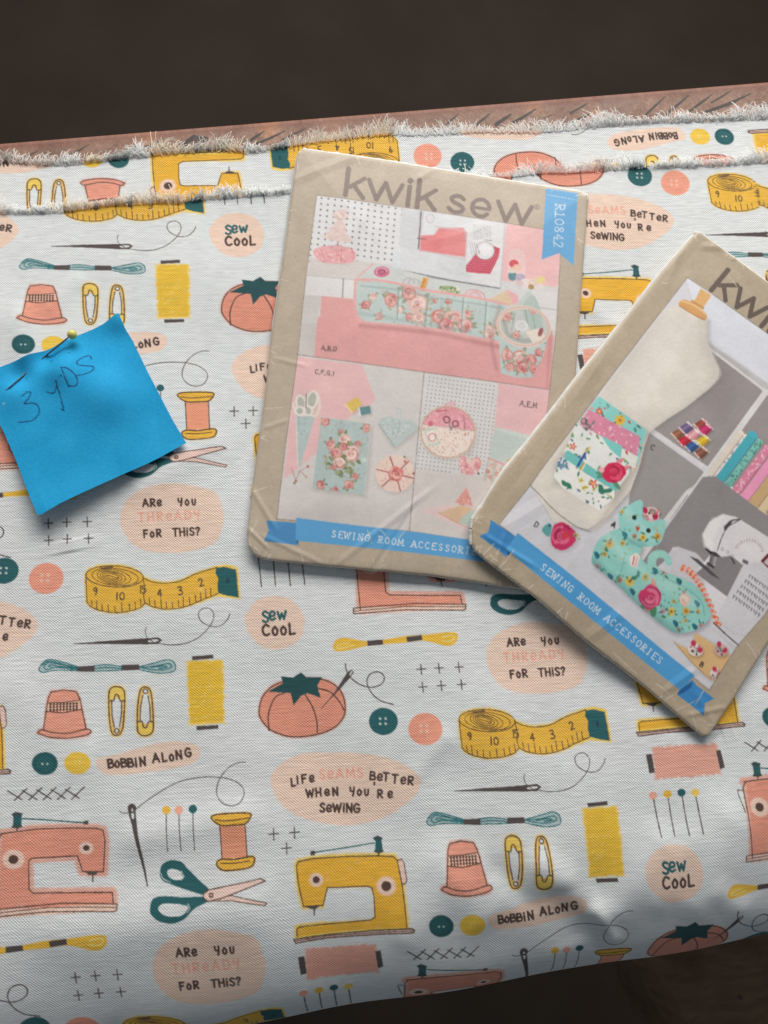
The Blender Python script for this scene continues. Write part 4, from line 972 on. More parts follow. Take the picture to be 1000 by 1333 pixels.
# lower left picture
c.Z(0, 0, 1); c.clip([(387.5, 462), (552, 485), (532.6, 692), (360.5, 676), (373, 570)])
c.Z(320, 420, 3.703)
c.fill([(150, 150), (900, 150), (900, 1100), (100, 1100)], (214, 214, 212)); c.fill([(150, 880), (830, 900), (800, 1010), (140, 980)], (206, 204, 203), soft=40)
c.fill([(240, 160), (560, 205), (628, 375), (600, 400), (480, 470), (330, 640), (185, 755)], (232, 190, 192), soft=4)
c.text('C,F,G,I', 334, 245, 21, 7, 3.4, (70, 60, 62), sp=.28)
c.fill([(232, 400), (245, 350), (290, 335), (350, 370), (358, 400), (330, 450), (268, 690), (250, 692), (240, 450)], (204, 198, 190), sm=False, a=.5, soft=12)
c.fill([(240, 440), (335, 448), (264, 690), (252, 690)], (176, 198, 198)); scatter(c, [(245, 460), (300, 560)], 40, ((150, 176, 176), (196, 214, 212)), 12, (2, 4))
c.stroke([(228, 390), (240, 430), (270, 447), (300, 440), (335, 450), (356, 410), (350, 350)], 12, (228, 222, 210), sm=True)
for x, y, rx, ry, a in ((266, 385, 22, 34, -12), (320, 372, 24, 42, 12), (260, 425, 20, 20, 0), (302, 425, 18, 22, 0)): c.ell(x, y, rx, ry, (178, 184, 176), a); c.ring(x, y, rx, ry, 9, (234, 230, 222), a)
c.stroke([(292, 345), (290, 410)], 5, (120, 120, 116)); c.stroke([(252, 690), (242, 445)], 4, (230, 228, 222))
bk = [(365, 455), (470, 468), (602, 490), (590, 660), (570, 832), (440, 815), (322, 800), (345, 620)]
c.fill([(p[0] + 8, p[1] + 12) for p in bk], (150, 148, 146), a=.5, soft=14); c.fill(bk, (176, 200, 200)); c.mk_k = c.mk; m0 = c.mk.copy(); c.clip(bk); c.mk = c.mk * m0
scatter(c, bk, 150, ((152, 178, 172), (196, 170, 166), (140, 160, 136), (206, 190, 186)), 14, (3, 7), 'leaf')
sprig(c, 430, 680, 26, 32, ((112, 126, 84), (140, 150, 110), (160, 166, 130)), 15, 15); sprig(c, 500, 700, 12, 30, ((112, 126, 84), (150, 160, 120)), 16, 13)
for x, y, r in ((410, 590, 24), (478, 568, 30), (540, 587, 15), (436, 630, 28), (512, 634, 40), (452, 678, 30), (470, 600, 20), (420, 700, 14), (458, 525, 11), (385, 478, 22), (582, 512, 20), (362, 783, 22), (495, 782, 22), (528, 744, 16), (430, 810, 16)): rose(c, x, y, r, seed=20, lc=((112, 126, 84), (146, 154, 118)))
c.mk = m0; c.stroke([(365, 455), (602, 490)], 4, (220, 214, 206)); c.ell(570, 664, 14, 12, (206, 220, 214)); c.stroke([(602, 490), (572, 832)], 3, (206, 216, 212))
for pts, k, e in (([(480, 395), (535, 358), (562, 395), (512, 436)], (232, 200, 96), (244, 226, 170)), ([(545, 412), (600, 402), (604, 440), (552, 450)], (92, 142, 146), (236, 236, 230))):
    c.fill([(x + 6, y + 8) for x, y in pts], (170, 160, 160), a=.5, soft=8); c.fill(pts, k); c.stroke([pts[0], pts[3]], 7, e)
    for q in np.linspace(.15, .9, 7): c.stroke([np.array(pts[0]) * (1 - q) + np.array(pts[1]) * q, np.array(pts[3]) * (1 - q) + np.array(pts[2]) * q], 1.6, tuple(v * .9 for v in k))
ht = [(642, 492), (660, 462), (700, 455), (738, 470), (790, 470), (825, 508), (770, 560), (715, 600), (680, 560)]
c.fill([(x + 6, y + 12) for x, y in ht], (160, 160, 158), a=.5, soft=12, sm=True); c.fill(ht, (190, 208, 208), sm=True); scatter(c, [(660, 470), (800, 550)], 60, ((170, 192, 192), (208, 222, 220)), 17, (3, 6)); c.stroke([(738, 470), (742, 500), (720, 560)], 4, (160, 180, 180), sm=True); c.stroke([(730, 470), (728, 425), (745, 420), (748, 465)], 9, (196, 210, 208), sm=True); c.stroke([(642, 492), (715, 600)], 5, (156, 172, 172))
c.ell(722, 742, 96, 88, (176, 160, 154), a=.45, soft=14); c.ell(718, 730, 94, 90, (234, 212, 200)); m1 = c.mk.copy()
scatter(c, [(640, 655), (800, 800)], 80, ((206, 140, 132), (196, 176, 140), (226, 180, 170), (240, 228, 216)), 18, (3, 6), 'leaf')
c.mk = m1
for k in range(6):
    a = k * math.pi / 3 + .25; c.stroke([(722 + 28 * math.cos(a), 732 + 26 * math.sin(a)), (720 + 92 * math.cos(a), 732 + 86 * math.sin(a))], 5, (150, 72, 74))
rose(c, 724, 732, 36, dark=(172, 74, 78), mid=(216, 130, 124), light=(238, 190, 176), seed=30, leaves=False); c.dot(765, 650, 6, (120, 150, 110)); c.dot(766, 672, 5, (190, 90, 90)); c.dot(808, 730, 5, (160, 60, 60))
for a, b, k in (((222, 700), (242, 765), (176, 90, 84)), ((235, 775), (262, 715), (120, 146, 110)), ((256, 722), (300, 695), (190, 96, 84)), ((262, 715), (292, 745), (190, 160, 150))): c.stroke([a, b], 2.6, (176, 120, 116)); c.dot(*b if k[0] > 150 else a, 6, k)
# lower right picture
c.Z(0, 0, 1); c.clip([(552, 486), (716.3, 508), (706, 600), (697, 716), (532.6, 692)])
c.Z(530, 420, 3.703)
c.fill([(60, 200), (800, 280), (800, 1150), (-20, 1150)], (218, 221, 222)); c.fill([(440, 280), (720, 320), (700, 760), (400, 760), (418, 560)], (232, 190, 194)); c.fill([(20, 712), (430, 742), (700, 800), (700, 1200), (-20, 1200)], (216, 212, 210), soft=12)
for i in range(19):
    for j in range(25):
        x = 108 + i * 19.4 - j * 2.6; y = 266 + j * 19 + i * 2.6
        if x < 438 - .03 * y and y < 712 + .06 * x: c.dot(x, y, 2.7, (110, 112, 116))
c.ell(205, 545, 134, 128, (176, 172, 168), a=.5, soft=14); c.ell(196, 530, 132, 126, (228, 160, 172)); m1 = c.mk.copy(); c.clip([(196 + 128 * math.cos(a), 530 + 122 * math.sin(a)) for a in np.linspace(0, 6.28, 40)]); pm = c.mk * m1; c.mk = pm
scatter(c, [(70, 410), (330, 520)], 130, ((214, 140, 154), (238, 184, 192), (206, 128, 144), (242, 206, 208)), 40, (4, 9), 'leaf')
c.fill([(60, 490), (340, 526), (320, 680), (60, 680)], (236, 226, 216)); scatter(c, [(70, 500), (320, 655)], 170, ((206, 130, 130), (170, 160, 130), (222, 180, 172), (190, 100, 104)), 41, (2, 5), 'leaf'); c.stroke([(66, 492), (330, 526)], 4, (200, 180, 170))
c.ring(190, 470, 14, 16, 7, (130, 70, 84), -20); c.ring(232, 490, 13, 14, 7, (130, 70, 84), 10); c.stroke([(196, 484), (215, 520)], 6, (140, 130, 136)); c.stroke([(224, 502), (205, 520)], 6, (140, 130, 136)); c.stroke([(272, 450), (278, 520)], 5, (160, 110, 120)); c.stroke([(140, 430), (190, 425)], 10, (200, 110, 130)); c.ell(112, 490, 12, 14, (206, 100, 120))
c.fill([(78, 515), (130, 505), (158, 590), (104, 600)], (196, 214, 200)); c.fill([(92, 528), (130, 520), (144, 580), (108, 586)], (236, 232, 222)); c.ring(120, 556, 17, 19, 5, (216, 120, 130))
c.mk = m1; c.ring(196, 530, 132, 126, 7, (214, 190, 168)); c.ring(196, 530, 128, 122, 2, (178, 150, 132)); c.stroke([(180, 400), (210, 385), (235, 395), (205, 398)], 6, (226, 160, 176), sm=True); c.stroke([(308, 560), (300, 650)], 3, (196, 160, 160))
c.fill([(245, 665), (275, 645), (300, 672), (330, 650), (355, 665), (350, 705), (310, 735), (265, 725)], (226, 160, 164), sm=True); scatter(c, [(250, 655), (350, 725)], 60, ((240, 200, 200), (206, 120, 128), (196, 150, 140), (244, 224, 220)), 42, (3, 6)); c.fill([(285, 668), (330, 662), (322, 695), (300, 698)], (240, 200, 196)); c.dot(342, 730, 5, (80, 70, 70))
c.fill([(430, 505), (600, 545), (660, 600), (500, 690), (395, 655), (402, 580)], (192, 210, 206), sm=False, soft=4); c.fill([(430, 505), (600, 545), (590, 560), (425, 520)], (206, 220, 216))
c.fill([(388, 655), (480, 690), (462, 760), (430, 790), (362, 760)], (222, 204, 196)); m2 = c.mk.copy(); c.clip([(388, 655), (480, 690), (462, 760), (430, 790), (362, 760)]); c.mk = c.mk * m2
for k in range(6): c.fill([(385 + k * 18, 660 + k * 6), (395 + k * 18, 662 + k * 6), (375 + k * 18, 780), (365 + k * 18, 770)], (226, 214, 206) if k % 2 else (186, 202, 196))
for x, y in ((410, 690), (430, 730), (400, 745), (455, 715), (385, 720)): rose(c, x, y, 10, seed=3)
c.mk = m2; c.stroke([(388, 655), (480, 690)], 5, (222, 150, 150)); c.fill([(482, 660), (500, 655), (500, 685), (478, 690)], (222, 172, 90))
c.fill([(60, 905), (200, 880), (330, 900), (280, 1000)], (232, 206, 206), sm=False, soft=6)
c.fill([(285, 795), (316, 888), (228, 870)], (228, 160, 152)); scatter(c, [(245, 840), (305, 880)], 40, ((240, 190, 180), (206, 130, 126)), 44, (2, 4)); c.fill([(150, 920), (262, 880), (315, 898), (250, 972)], (222, 190, 156)); c.fill([(262, 940), (320, 900), (330, 980), (250, 972)], (178, 204, 196)); c.stroke([(150, 920), (250, 972), (290, 990)], 3, (196, 150, 140))
c.text('A,E,H', 543, 400, 24, 8, 3.4, (66, 58, 60), sp=.25)
c.clip(); c.Z(0, 0, 1)
c.stroke(photo[:3] + photo[3:], .9, (120, 108, 104), closed=True, a=.75)
c.stroke([(387.5, 461), (552, 485), (716.3, 507)], .9, (120, 100, 100), a=.8); c.stroke([(552, 486), (532.6, 692)], .9, (110, 100, 100), a=.8)
brandword(c, (449.8, 253.4), (1, .169), (.114, -1), INKB)
# ribbons
c.Z(540, 200, 4.167); c.fill([(715, 178), (890, 206), (865, 602), (785, 535), (690, 572)], BLUE)
for k in range(9): c.stroke([(722 + k * 19, 215 + k * 3.5), (733 + k * 19, 217 + k * 3.5)], 3.6, (200, 226, 244))
y = 0
for ch in 'R10842':
    c.text(ch, 768 - y * .05, 264 + y, 50, 93, 4.4, (226, 240, 248), serif=True, adv=40, up=(1, .06)); y += 40.5
c.Z(0, 0, 1)
tail = [(347, 678), (386, 681), (388, 710), (344, 705), (350, 691)]
c.fill(tail, (66, 140, 200)); c.fill([(386, 674.5), (460, 684), (540, 693), (613, 703.5), (735, 719), (735, 745), (613, 729.5), (520, 718), (385, 704)], BLUE)
c.fill([(385, 704), (389, 710), (389, 704)], (40, 96, 150))
c.text('SEWING ROOM ACCESSORIES', 430, 699, 8.2, 7.1, 1.0, (228, 240, 247), serif=True, adv=8.72)
# scuffs along the folded corners
g = np.random.default_rng(50)
for x, y, dx, dy in ((330, 640, 22, -7), (326, 695, 10, -18), (331, 712, 8, 9), (324, 700, 4, 16), (345, 728, 60, 8), (420, 737, 60, 6), (500, 745, 70, 8), (340, 570, 9, 4), (352, 455, 10, 5), (378, 272, 7, 0), (372, 289, 8, -2), (366, 362, 9, 2), (470, 705, 30, -22), (495, 690, 12, 16), (520, 700, 20, -26), (478, 690, 6, 18), (640, 760, 40, 6)):
    c.taper([(x, y), (x + dx * .5 + g.normal(0, 1), y + dy * .5 + g.normal(0, 1)), (x + dx, y + dy)], .9, .3, (232, 226, 214), a=.75)
C1.img += (np.array([206, 205, 203], np.float32) - C1.img) * .10
def grade(c, ph):
    # a printed photograph: uneven inking and soft tonal changes over the picture
    c.clip(ph); m = c.mk.copy(); c.clip()
    v = smoothnoise(c.h, c.w, 90, 7) * .012 + smoothnoise(c.h, c.w, 24, 8) * .01 + smoothnoise(c.h, c.w, 6, 9) * .006 + smoothnoise(c.h, c.w, 1.5, 10) * .012
    c.img *= (1 + v * m)[..., None]
    b = c.img.copy(); b[1:-1, 1:-1] = (c.img[1:-1, 1:-1] * 4 + c.img[:-2, 1:-1] + c.img[2:, 1:-1] + c.img[1:-1, :-2] + c.img[1:-1, 2:]) / 8
    b[1:-1, 1:-1] = (b[1:-1, 1:-1] * 4 + b[:-2, 1:-1] + b[2:, 1:-1] + b[1:-1, :-2] + b[1:-1, 2:]) / 8
    c.img = c.img + (b - c.img) * m[..., None]
grade(C1, photo)
C1.lin = C1.linear(WHITE, .70)
# ------------------------------------------------------------------ the lower right pattern envelope
F2 = Flat(.007, (905, 303), (1232, 527), (618, 720))
dirx = np.array([.815, .579]); 
OUT2 = [(903, 306), (907, 301.5), (913, 302), (1000, 364), (1120, 449), (1212, 515), (1216, 520), (1214, 526), (1160, 602), (1080, 725), (1000, 849), (955, 920), (932, 955), (926, 960), (921, 960), (849, 899), (760, 831), (700, 781), (662, 752), (643, 739), (628, 727), (618, 719), (613.5, 709), (613, 690), (615, 677), (628, 655), (656, 613), (699, 560), (770, 469), (839, 382)]
P2 = F2.loc(OUT2)
c = C2 = Cover(F2, P2, (179, 168, 146)); mottle(c, 5, 60)
c.Z(0, 0, 1)
ph2 = [(895, 361.5), (1000, 433), (1163, 548), (1080, 677), (1000, 801), (964, 842), (928, 899), (760, 768), (648, 684), (688, 634), (700, 616.5), (800, 484)]
c.fill(ph2, (214, 218, 226)); c.clip(ph2); m = c.mk.copy()
c.Z(700, 300, 3.333)
c.fill([(640, 190), (1600, 850), (1500, 1100), (985, 700), (720, 480)], (222, 230, 240))
c.fill([(730, 480), (740, 505), (985, 690), (1010, 690), (1000, 660)], (196, 198, 200), soft=6)
c.fill([(735, 505), (982, 692), (735, 1025), (495, 872), (600, 700)], (156, 152, 153)); c.fill([(740, 520), (880, 620), (800, 800), (650, 700)], (142, 137, 140), soft=60, a=.7)
c.fill([(1005, 705), (1500, 1050), (1300, 1500), (755, 1045)], (156, 151, 151))
c.fill([(470, 875), (720, 1050), (650, 1150), (540, 1300), (380, 1250), (410, 1000)], (158, 157, 158)); 
c.fill([(740, 1065), (1400, 1560), (1100, 1900), (640, 1230), (672, 1133)], (126, 125, 128))
for a, b, w in (((992, 700), (660, 1150), 24), ((500, 874), (735, 1035), 14), ((745, 1050), (1400, 1520), 18), ((982, 690), (1500, 1060), 16), ((742, 512), (984, 692), 10)): c.stroke([a, b], w, (224, 227, 228)); c.stroke([a, b], 2, (170, 170, 170), a=.4)
c.fill([(640, 1130), (672, 1110), (400, 1500), (350, 1500)], (220, 223, 224))
# spools on the shelf
for x, y, k, ck in ((605, 890, (150, 96, 70), 0), (640, 865, (112, 96, 140), 0), (705, 850, (150, 70, 62), 0), (722, 872, (196, 48, 104), 1), (672, 895, (226, 160, 170), 1), (632, 920, (192, 40, 62), 1), (712, 920, (222, 186, 50), 1), (665, 945, (52, 92, 150), 1), (705, 972, (134, 88, 74), 1)):
    q = np.array([(-32, -8), (8, -32), (36, -10), (0, 26)]) * .95 + [x, y]
    c.fill(q + [4, 6], (90, 84, 86), a=.5, soft=8); c.fill(q, k); c.stroke([q[1], q[2]], 8, (236, 232, 226)); c.stroke([q[0], q[3]], 6, (226, 220, 214))
    c.stroke([q[0] * .62 + q[3] * .38, q[1] * .62 + q[2] * .38], 8, tuple(min(255, v * 1.25 + 30) for v in k), soft=4, a=.6); c.stroke([q[0] * .12 + q[3] * .88, q[1] * .12 + q[2] * .88], 7, tuple(v * .6 for v in k), soft=4, a=.6)
    for s_ in (.3, .5, .7): c.stroke([q[0] * (1 - s_) + q[1] * s_, q[3] * (1 - s_) + q[2] * s_], 2, tuple(v * .82 for v in k))
# folded cloths in the right-hand shelf
def bolt(x, y, w, L, k, k2=None):
    d = np.array([-.60, .80]); n = np.array([.80, .60]); p = np.array([x, y])
    q = [p, p + n * w, p + n * w + d * L, p + d * L]; c.fill(q, k, sm=False); c.stroke([q[1], q[2]], 3.5, tuple(v * .72 for v in k), a=.8); c.ell(*(p + n * w / 2), w * .52, w * .3, tuple(min(255, v * 1.04) for v in k), 37)
    if k2 is not None:
        g = np.random.default_rng(int(x))
        for _ in range(int(w * L / 160)):
            e = p + n * w * g.uniform(.1, .9) + d * L * g.uniform(0, 1); leaf(c, e[0], e[1], g.uniform(3, 7), g.uniform(0, 6), k2[g.integers(len(k2))])
bolt(872, 868, 28, 230, (226, 220, 208)); bolt(896, 886, 26, 240, (232, 232, 228), ((206, 80, 84), (90, 140, 130), (110, 130, 170), (240, 240, 236)))
bolt(920, 872, 44, 260, (76, 178, 194)); bolt(955, 905, 30, 260, (128, 200, 190), ((70, 130, 120),)); bolt(990, 930, 40, 280, (222, 136, 168), ((246, 214, 226),)); bolt(1025, 958, 44, 300, (240, 164, 200)); bolt(1062, 985, 50, 300, (206, 176, 132)); bolt(1105, 1015, 40, 300, (222, 206, 170)); bolt(1140, 1045, 60, 300, (190, 150, 110))
# dress form
man = [(610, 318), (735, 385), (733, 480), (760, 545), (787, 600), (783, 645), (740, 690), (640, 770), (560, 820), (480, 880), (458, 940), (435, 1030), (395, 1133), (300, 1240), (210, 1300), (60, 1270), (-40, 1105), (0, 1055), (255, 730), (545, 352)]
c.fill([(p[0] + 10, p[1] + 8) for p in man], (120, 116, 116), a=.45, soft=16); c.fill(man, (221, 219, 211)); c.fill([(540, 352), (612, 316), (590, 420), (420, 660), (260, 735)], (228, 226, 220), soft=30, a=.6)
c.stroke([(720, 380), (726, 480), (770, 580), (775, 640), (640, 740), (470, 860)], 20, (230, 228, 220), sm=True, a=.6, soft=10)
m0 = c.mk.copy(); c.clip(man); c.mk = c.mk * m0
c.stroke([(735, 400), (738, 500), (770, 570), (790, 625), (740, 700), (640, 780), (490, 890)], 46, (184, 181, 174), sm=True, soft=34, a=.55); c.stroke([(530, 380), (400, 560), (270, 730)], 50, (200, 198, 192), soft=40, a=.5); c.stroke([(650, 420), (560, 560), (420, 760)], 60, (236, 235, 230), soft=50, a=.6); c.mk = m0
c.fill([(705, 252), (752, 282), (722, 330), (690, 345), (664, 322), (690, 290)], (222, 178, 118)); c.stroke([(668, 308), (715, 338)], 12, (200, 150, 88)); c.fill([(614, 312), (640, 302), (690, 330), (728, 362), (728, 388), (700, 384), (640, 345), (612, 328)], (214, 164, 104), sm=True); c.stroke([(622, 306), (680, 328), (726, 364)], 7, (236, 200, 146), sm=True); c.stroke([(614, 328), (660, 358), (722, 390)], 4, (176, 120, 66), sm=True)
# apron of mixed flowered cloth
AQ2 = (140, 212, 208); MF = ((200, 70, 90), (226, 178, 70), (70, 130, 110), (110, 160, 150), (236, 150, 130))
def patch(poly, base, cols, n, seed, r=(6, 12), kind='leaf'):
    c.fill(poly, base); mm = c.mk.copy(); c.clip(poly); c.mk = c.mk * mm; scatter(c, poly, n, cols, seed, r, kind); return mm
c.fill([(250, 735), (475, 880), (430, 1030), (330, 1200), (60, 1110), (70, 1010)], (120, 118, 112), a=.35, soft=18)
mm = patch([(262, 722), (470, 872), (458, 905), (430, 1010), (380, 1060), (215, 780)], AQ2, MF + ((70, 140, 120),), 70, 71); daisy(c, 352, 828, 26, (236, 186, 60), (190, 130, 40)); daisy(c, 262, 790, 18, (206, 90, 80), (240, 200, 90), 7); c.mk = mm
mm = patch([(215, 780), (440, 900), (425, 985), (330, 930), (178, 850)], (218, 140, 168), ((246, 226, 232), (236, 196, 210), (200, 110, 146)), 90, 72, (4, 8)); c.mk = mm
mm = patch([(330, 935), (430, 985), (410, 1050), (330, 990)], (226, 232, 224), MF, 26, 73); c.mk = mm
mm = patch([(178, 850), (330, 930), (395, 990), (390, 1060), (330, 1133), (130, 960)], (228, 234, 232), ((74, 130, 100), (100, 150, 120), (206, 80, 80), (80, 110, 160), (150, 170, 80)), 40, 74, (6, 13)); c.mk = mm
sprig(c, 210, 860, 14, 16, ((120, 130, 120), (90, 100, 96), (196, 150, 170)), 75, 10); c.ring(195, 832, 12, 12, 4, (70, 70, 72))
c.Z(600, 560, 5)
mm = patch([(745, -40), (860, 60), (1000, 140), (1000, 380), (860, 290), (660, 150)], (226, 233, 231), ((74, 130, 100), (100, 150, 120), (90, 120, 150), (150, 170, 80)), 46, 76, (10, 22)); daisy(c, 720, 115, 26, (204, 70, 74), (236, 190, 110), 5); c.mk = mm
c.fill([(672, 145), (690, 140), (870, 270), (1010, 360), (1000, 410), (850, 320), (660, 195)], (112, 196, 192)); c.fill([(900, 40), (1040, 110), (1030, 190), (960, 130)], (124, 206, 200))
mm = patch([(630, 180), (660, 190), (800, 290), (990, 400), (985, 450), (890, 528), (780, 470), (650, 385), (592, 310)], (231, 236, 233), ((74, 130, 100), (60, 120, 96), (100, 120, 150), (150, 170, 80), (90, 110, 120)), 50, 77, (8, 18))
for x, y in ((660, 355), (690, 370), (900, 380), (920, 405), (900, 405), (950, 400)): leaf(c, x, y, 26, .9 + (x % 3), (52, 124, 100), .5)
daisy(c, 850, 355, 30, (210, 76, 70), (236, 190, 110), 5, .4); daisy(c, 770, 335, 22, (206, 200, 80), (160, 150, 50), 5); daisy(c, 785, 385, 20, (216, 196, 70), (150, 140, 50), 5); sprig(c, 640, 230, 20, 22, ((80, 130, 160), (110, 150, 170)), 78, 15)
c.mk = mm; c.stroke([(750, 240), (815, 130)], 15, (44, 84, 160)); c.stroke([(775, 265), (830, 165)], 11, (236, 238, 240)); c.stroke([(765, 265), (790, 225)], 12, (206, 160, 50)); c.stroke([(800, 150), (830, 120)], 11, (222, 196, 80))
rose(c, 985, 285, 72, dark=(170, 24, 60), mid=(206, 36, 84), light=(228, 84, 118), seed=80, lc=((90, 150, 120), (222, 140, 150))); c.ell(905, 265, 18, 20, (236, 180, 190))
# floor line under the dress form, rose on a sleeve
c.fill([(440, 370), (560, 500), (700, 612), (830, 670), (870, 668), (900, 630), (1040, 700), (1300, 900), (1300, 1300), (300, 800), (200, 640)], (212, 216, 226), soft=2, a=0)
c.stroke([(440, 370), (500, 430), (570, 505), (650, 575), (740, 635), (830, 668)], 4.5, (110, 108, 110), sm=True); c.fill([(830, 670), (880, 668), (960, 560), (1010, 450), (960, 470), (880, 600)], (206, 202, 192), soft=6, a=.7)
c.text('D', 462, 630, 34, 30, 5.5, (60, 58, 62)); c.text('A', 965, 622, 30, 33, 5, (60, 58, 62))
c.ell(660, 715, 95, 78, (150, 150, 160), a=.4, soft=14); c.fill([(515, 655), (560, 612), (580, 640), (560, 700)], (96, 170, 170), sm=True)
rose(c, 648, 695, 84, dark=(160, 28, 74), mid=(204, 52, 104), light=(232, 116, 150), seed=81, leaves=False); c.ell(672, 690, 26, 24, (214, 60, 66), a=.7); sprig(c, 735, 700, 6, 12, ((206, 196, 90), (110, 150, 110)), 82, 12); c.dot(565, 628, 6, (30, 40, 46))
# machine in the lower right
c.Z(760, 620, 3.808)
c.fill([(585, 6), (650, 0), (1000, 250), (1100, 500), (700, 540), (470, 350), (440, 352), (400, 420), (340, 470), (290, 420)], (146, 144, 147))
c.text('C', (481 / 3.333 + 700 - 760) * 3.808, (950 / 3.333 + 300 - 620) * 3.808, 26, 33, 4.2, (50, 48, 52)); c.text('A', 126, 252, 24, 33, 4, (50, 48, 52))
c.fill([(420, 380), (470, 350), (560, 380), (700, 520), (740, 600), (960, 760), (800, 900), (440, 560)], (206, 208, 214), soft=3); c.fill([(600, 480), (760, 600), (905, 700), (800, 860), (640, 740)], (226, 228, 234), soft=6)
c.fill([(590, 290), (620, 230), (690, 186), (760, 200), (930, 300), (1100, 410), (1000, 560), (870, 460), (820, 430), (790, 440), (720, 590), (560, 470), (640, 380)], (226, 228, 232)); c.fill([(655, 380), (690, 400), (740, 390), (800, 440), (722, 596), (560, 480), (620, 430)], (138, 136, 140)); c.fill([(815, 430), (900, 420), (1100, 560), (1000, 900), (790, 840), (640, 740), (722, 596), (800, 440)], (214, 217, 223)); c.fill([(590, 290), (640, 210), (700, 190), (650, 300), (640, 370), (600, 345)], (236, 238, 240), soft=8)
c.stroke([(700, 252), (735, 220), (778, 212)], 6, (60, 58, 62), sm=True); c.stroke([(780, 214), (720, 250), (690, 300), (668, 366)], 4, (70, 68, 74), sm=True); c.stroke([(735, 222), (705, 262)], 12, (80, 78, 84))
c.fill([(526, 396), (570, 410), (690, 512), (640, 490)], (84, 82, 88)); c.fill([(610, 365), (660, 375), (690, 400), (640, 395)], (70, 68, 72)); c.stroke([(640, 390), (630, 440)], 14, (110, 108, 112)); c.stroke([(660, 400), (650, 450)], 8, (180, 178, 182)); c.stroke([(620, 430), (650, 450)], 10, (60, 58, 62)); c.stroke([(610, 360), (640, 380)], 7, (40, 38, 42))
for k in range(14): a = math.radians(200 + k * 12); c.stroke([(830 + 62 * math.cos(a), 372 + 52 * math.sin(a)), (830 + 76 * math.cos(a), 372 + 64 * math.sin(a))], 3.4, (160, 150, 156))
for x, y in ((692, 358), (722, 374), (746, 392)): c.ell(x, y, 8, 10, (176, 176, 182)); c.ell(x - 1, y - 1, 5, 6, (214, 214, 220))
c.fill([(800, 408), (830, 420), (822, 436), (796, 424)], (110, 106, 112)); c.stroke([(740, 400), (756, 430)], 7, (70, 68, 72)); c.stroke([(806, 212), (850, 236)], 7, (150, 146, 150)); c.stroke([(835, 205), (815, 225)], 5, (150, 146, 150))
c.fill([(890, 418), (925, 380), (1010, 440), (960, 480)], (112, 44, 60)); c.fill([(905, 425), (928, 400), (1000, 450), (970, 470)], (206, 196, 196))
for j in range(5):
    for i in range(11): x, y = 838 + i * 13 - j * 20, 484 + i * 9 + j * 26; c.stroke([(x, y), (x - 7 + (i % 3) * 3, y + 16)], 3.4, (92, 88, 94)); c.dot(x + 4, y + 8, 2.4, (110, 106, 112))
c.stroke([(655, 725), (720, 785), (785, 838)], 5, (40, 38, 42)); c.stroke([(600, 650), (760, 780), (820, 790)], 2.4, (190, 192, 200))
# the stuffed cat
AQ3 = (150, 214, 206)
body = [(32, 400), (55, 330), (110, 285), (172, 262), (186, 292), (240, 310), (285, 345), (275, 400), (320, 440), (420, 480), (500, 510), (565, 545), (615, 600), (640, 650), (630, 710), (560, 762), (470, 776), (400, 740), (290, 655), (180, 555), (95, 485), (40, 440)]
head = [(186, 292), (166, 250), (166, 175), (215, 146), (272, 120), (288, 150), (284, 205), (330, 225), (388, 215), (404, 236), (392, 290), (372, 335), (320, 350), (268, 346), (225, 320)]
c.fill([(x + 8, y + 14) for x, y in body], (110, 112, 122), a=.5, soft=14, sm=True)
tl = [(330, 470), (312, 420), (330, 380), (372, 366), (412, 380), (436, 420), (432, 442), (408, 440), (396, 412), (372, 404), (356, 424), (372, 458), (450, 500), (520, 520), (480, 560), (400, 520)]
mm = c.mk.copy(); c.fill(body, AQ3, sm=True); c.fill(head, (154, 218, 212), sm=True); c.fill(tl, (158, 218, 206), sm=True)
c.clip(body, sm=True); bm = c.mk; c.clip(head, sm=True); c.mk = np.maximum(c.mk, bm) * mm
CF = ((222, 166, 60), (226, 196, 90), (206, 110, 90), (64, 140, 146), (120, 160, 100), (200, 150, 170)); g = np.random.default_rng(90)
scatter(c, [(40, 140), (620, 760)], 170, ((110, 180, 172), (180, 226, 216), (120, 168, 120), (206, 190, 120)), 91, (5, 10), 'leaf')
for x, y, r, k in ((120, 335, 30, 0), (185, 335, 18, 0), (95, 388, 17, 0), (60, 450, 20, 5), (172, 515, 20, 2), (225, 520, 32, 1), (305, 500, 24, 0), (440, 670, 28, 1), (395, 670, 20, 5), (515, 668, 24, 0), (575, 670, 16, 0), (362, 300, 24, 0), (288, 305, 24, 1), (245, 300, 16, 2), (400, 470, 22, 5), (520, 500, 20, 0), (480, 760, 14, 2), (590, 740, 18, 5), (515, 715, 14, 0), (182, 180, 14, 0), (500, 575, 16, 5), (450, 620, 12, 0)): daisy(c, x, y, r * .85, CF[k], (150, 110, 50), 8, g.uniform(0, 1)); sprig(c, x, y, 4, r * .9, ((70, 130, 96), (64, 130, 140)), int(x), r * .45)
for x, y in ((195, 292), (56, 392), (125, 498), (240, 572), (352, 468), (475, 520), (570, 630), (462, 728), (560, 745)): leaf(c, x, y, 20, .9, (46, 118, 136), .5); leaf(c, x + 6, y + 8, 14, 2.0, (40, 104, 124), .45)
rose(c, 332, 600, 60, dark=(170, 36, 84), mid=(206, 62, 112), light=(232, 130, 160), seed=92, lc=((80, 140, 100), (226, 150, 130))); rose(c, 505, 612, 30, dark=(226, 160, 150), mid=(236, 190, 176), light=(246, 222, 206), seed=93, leaves=False)
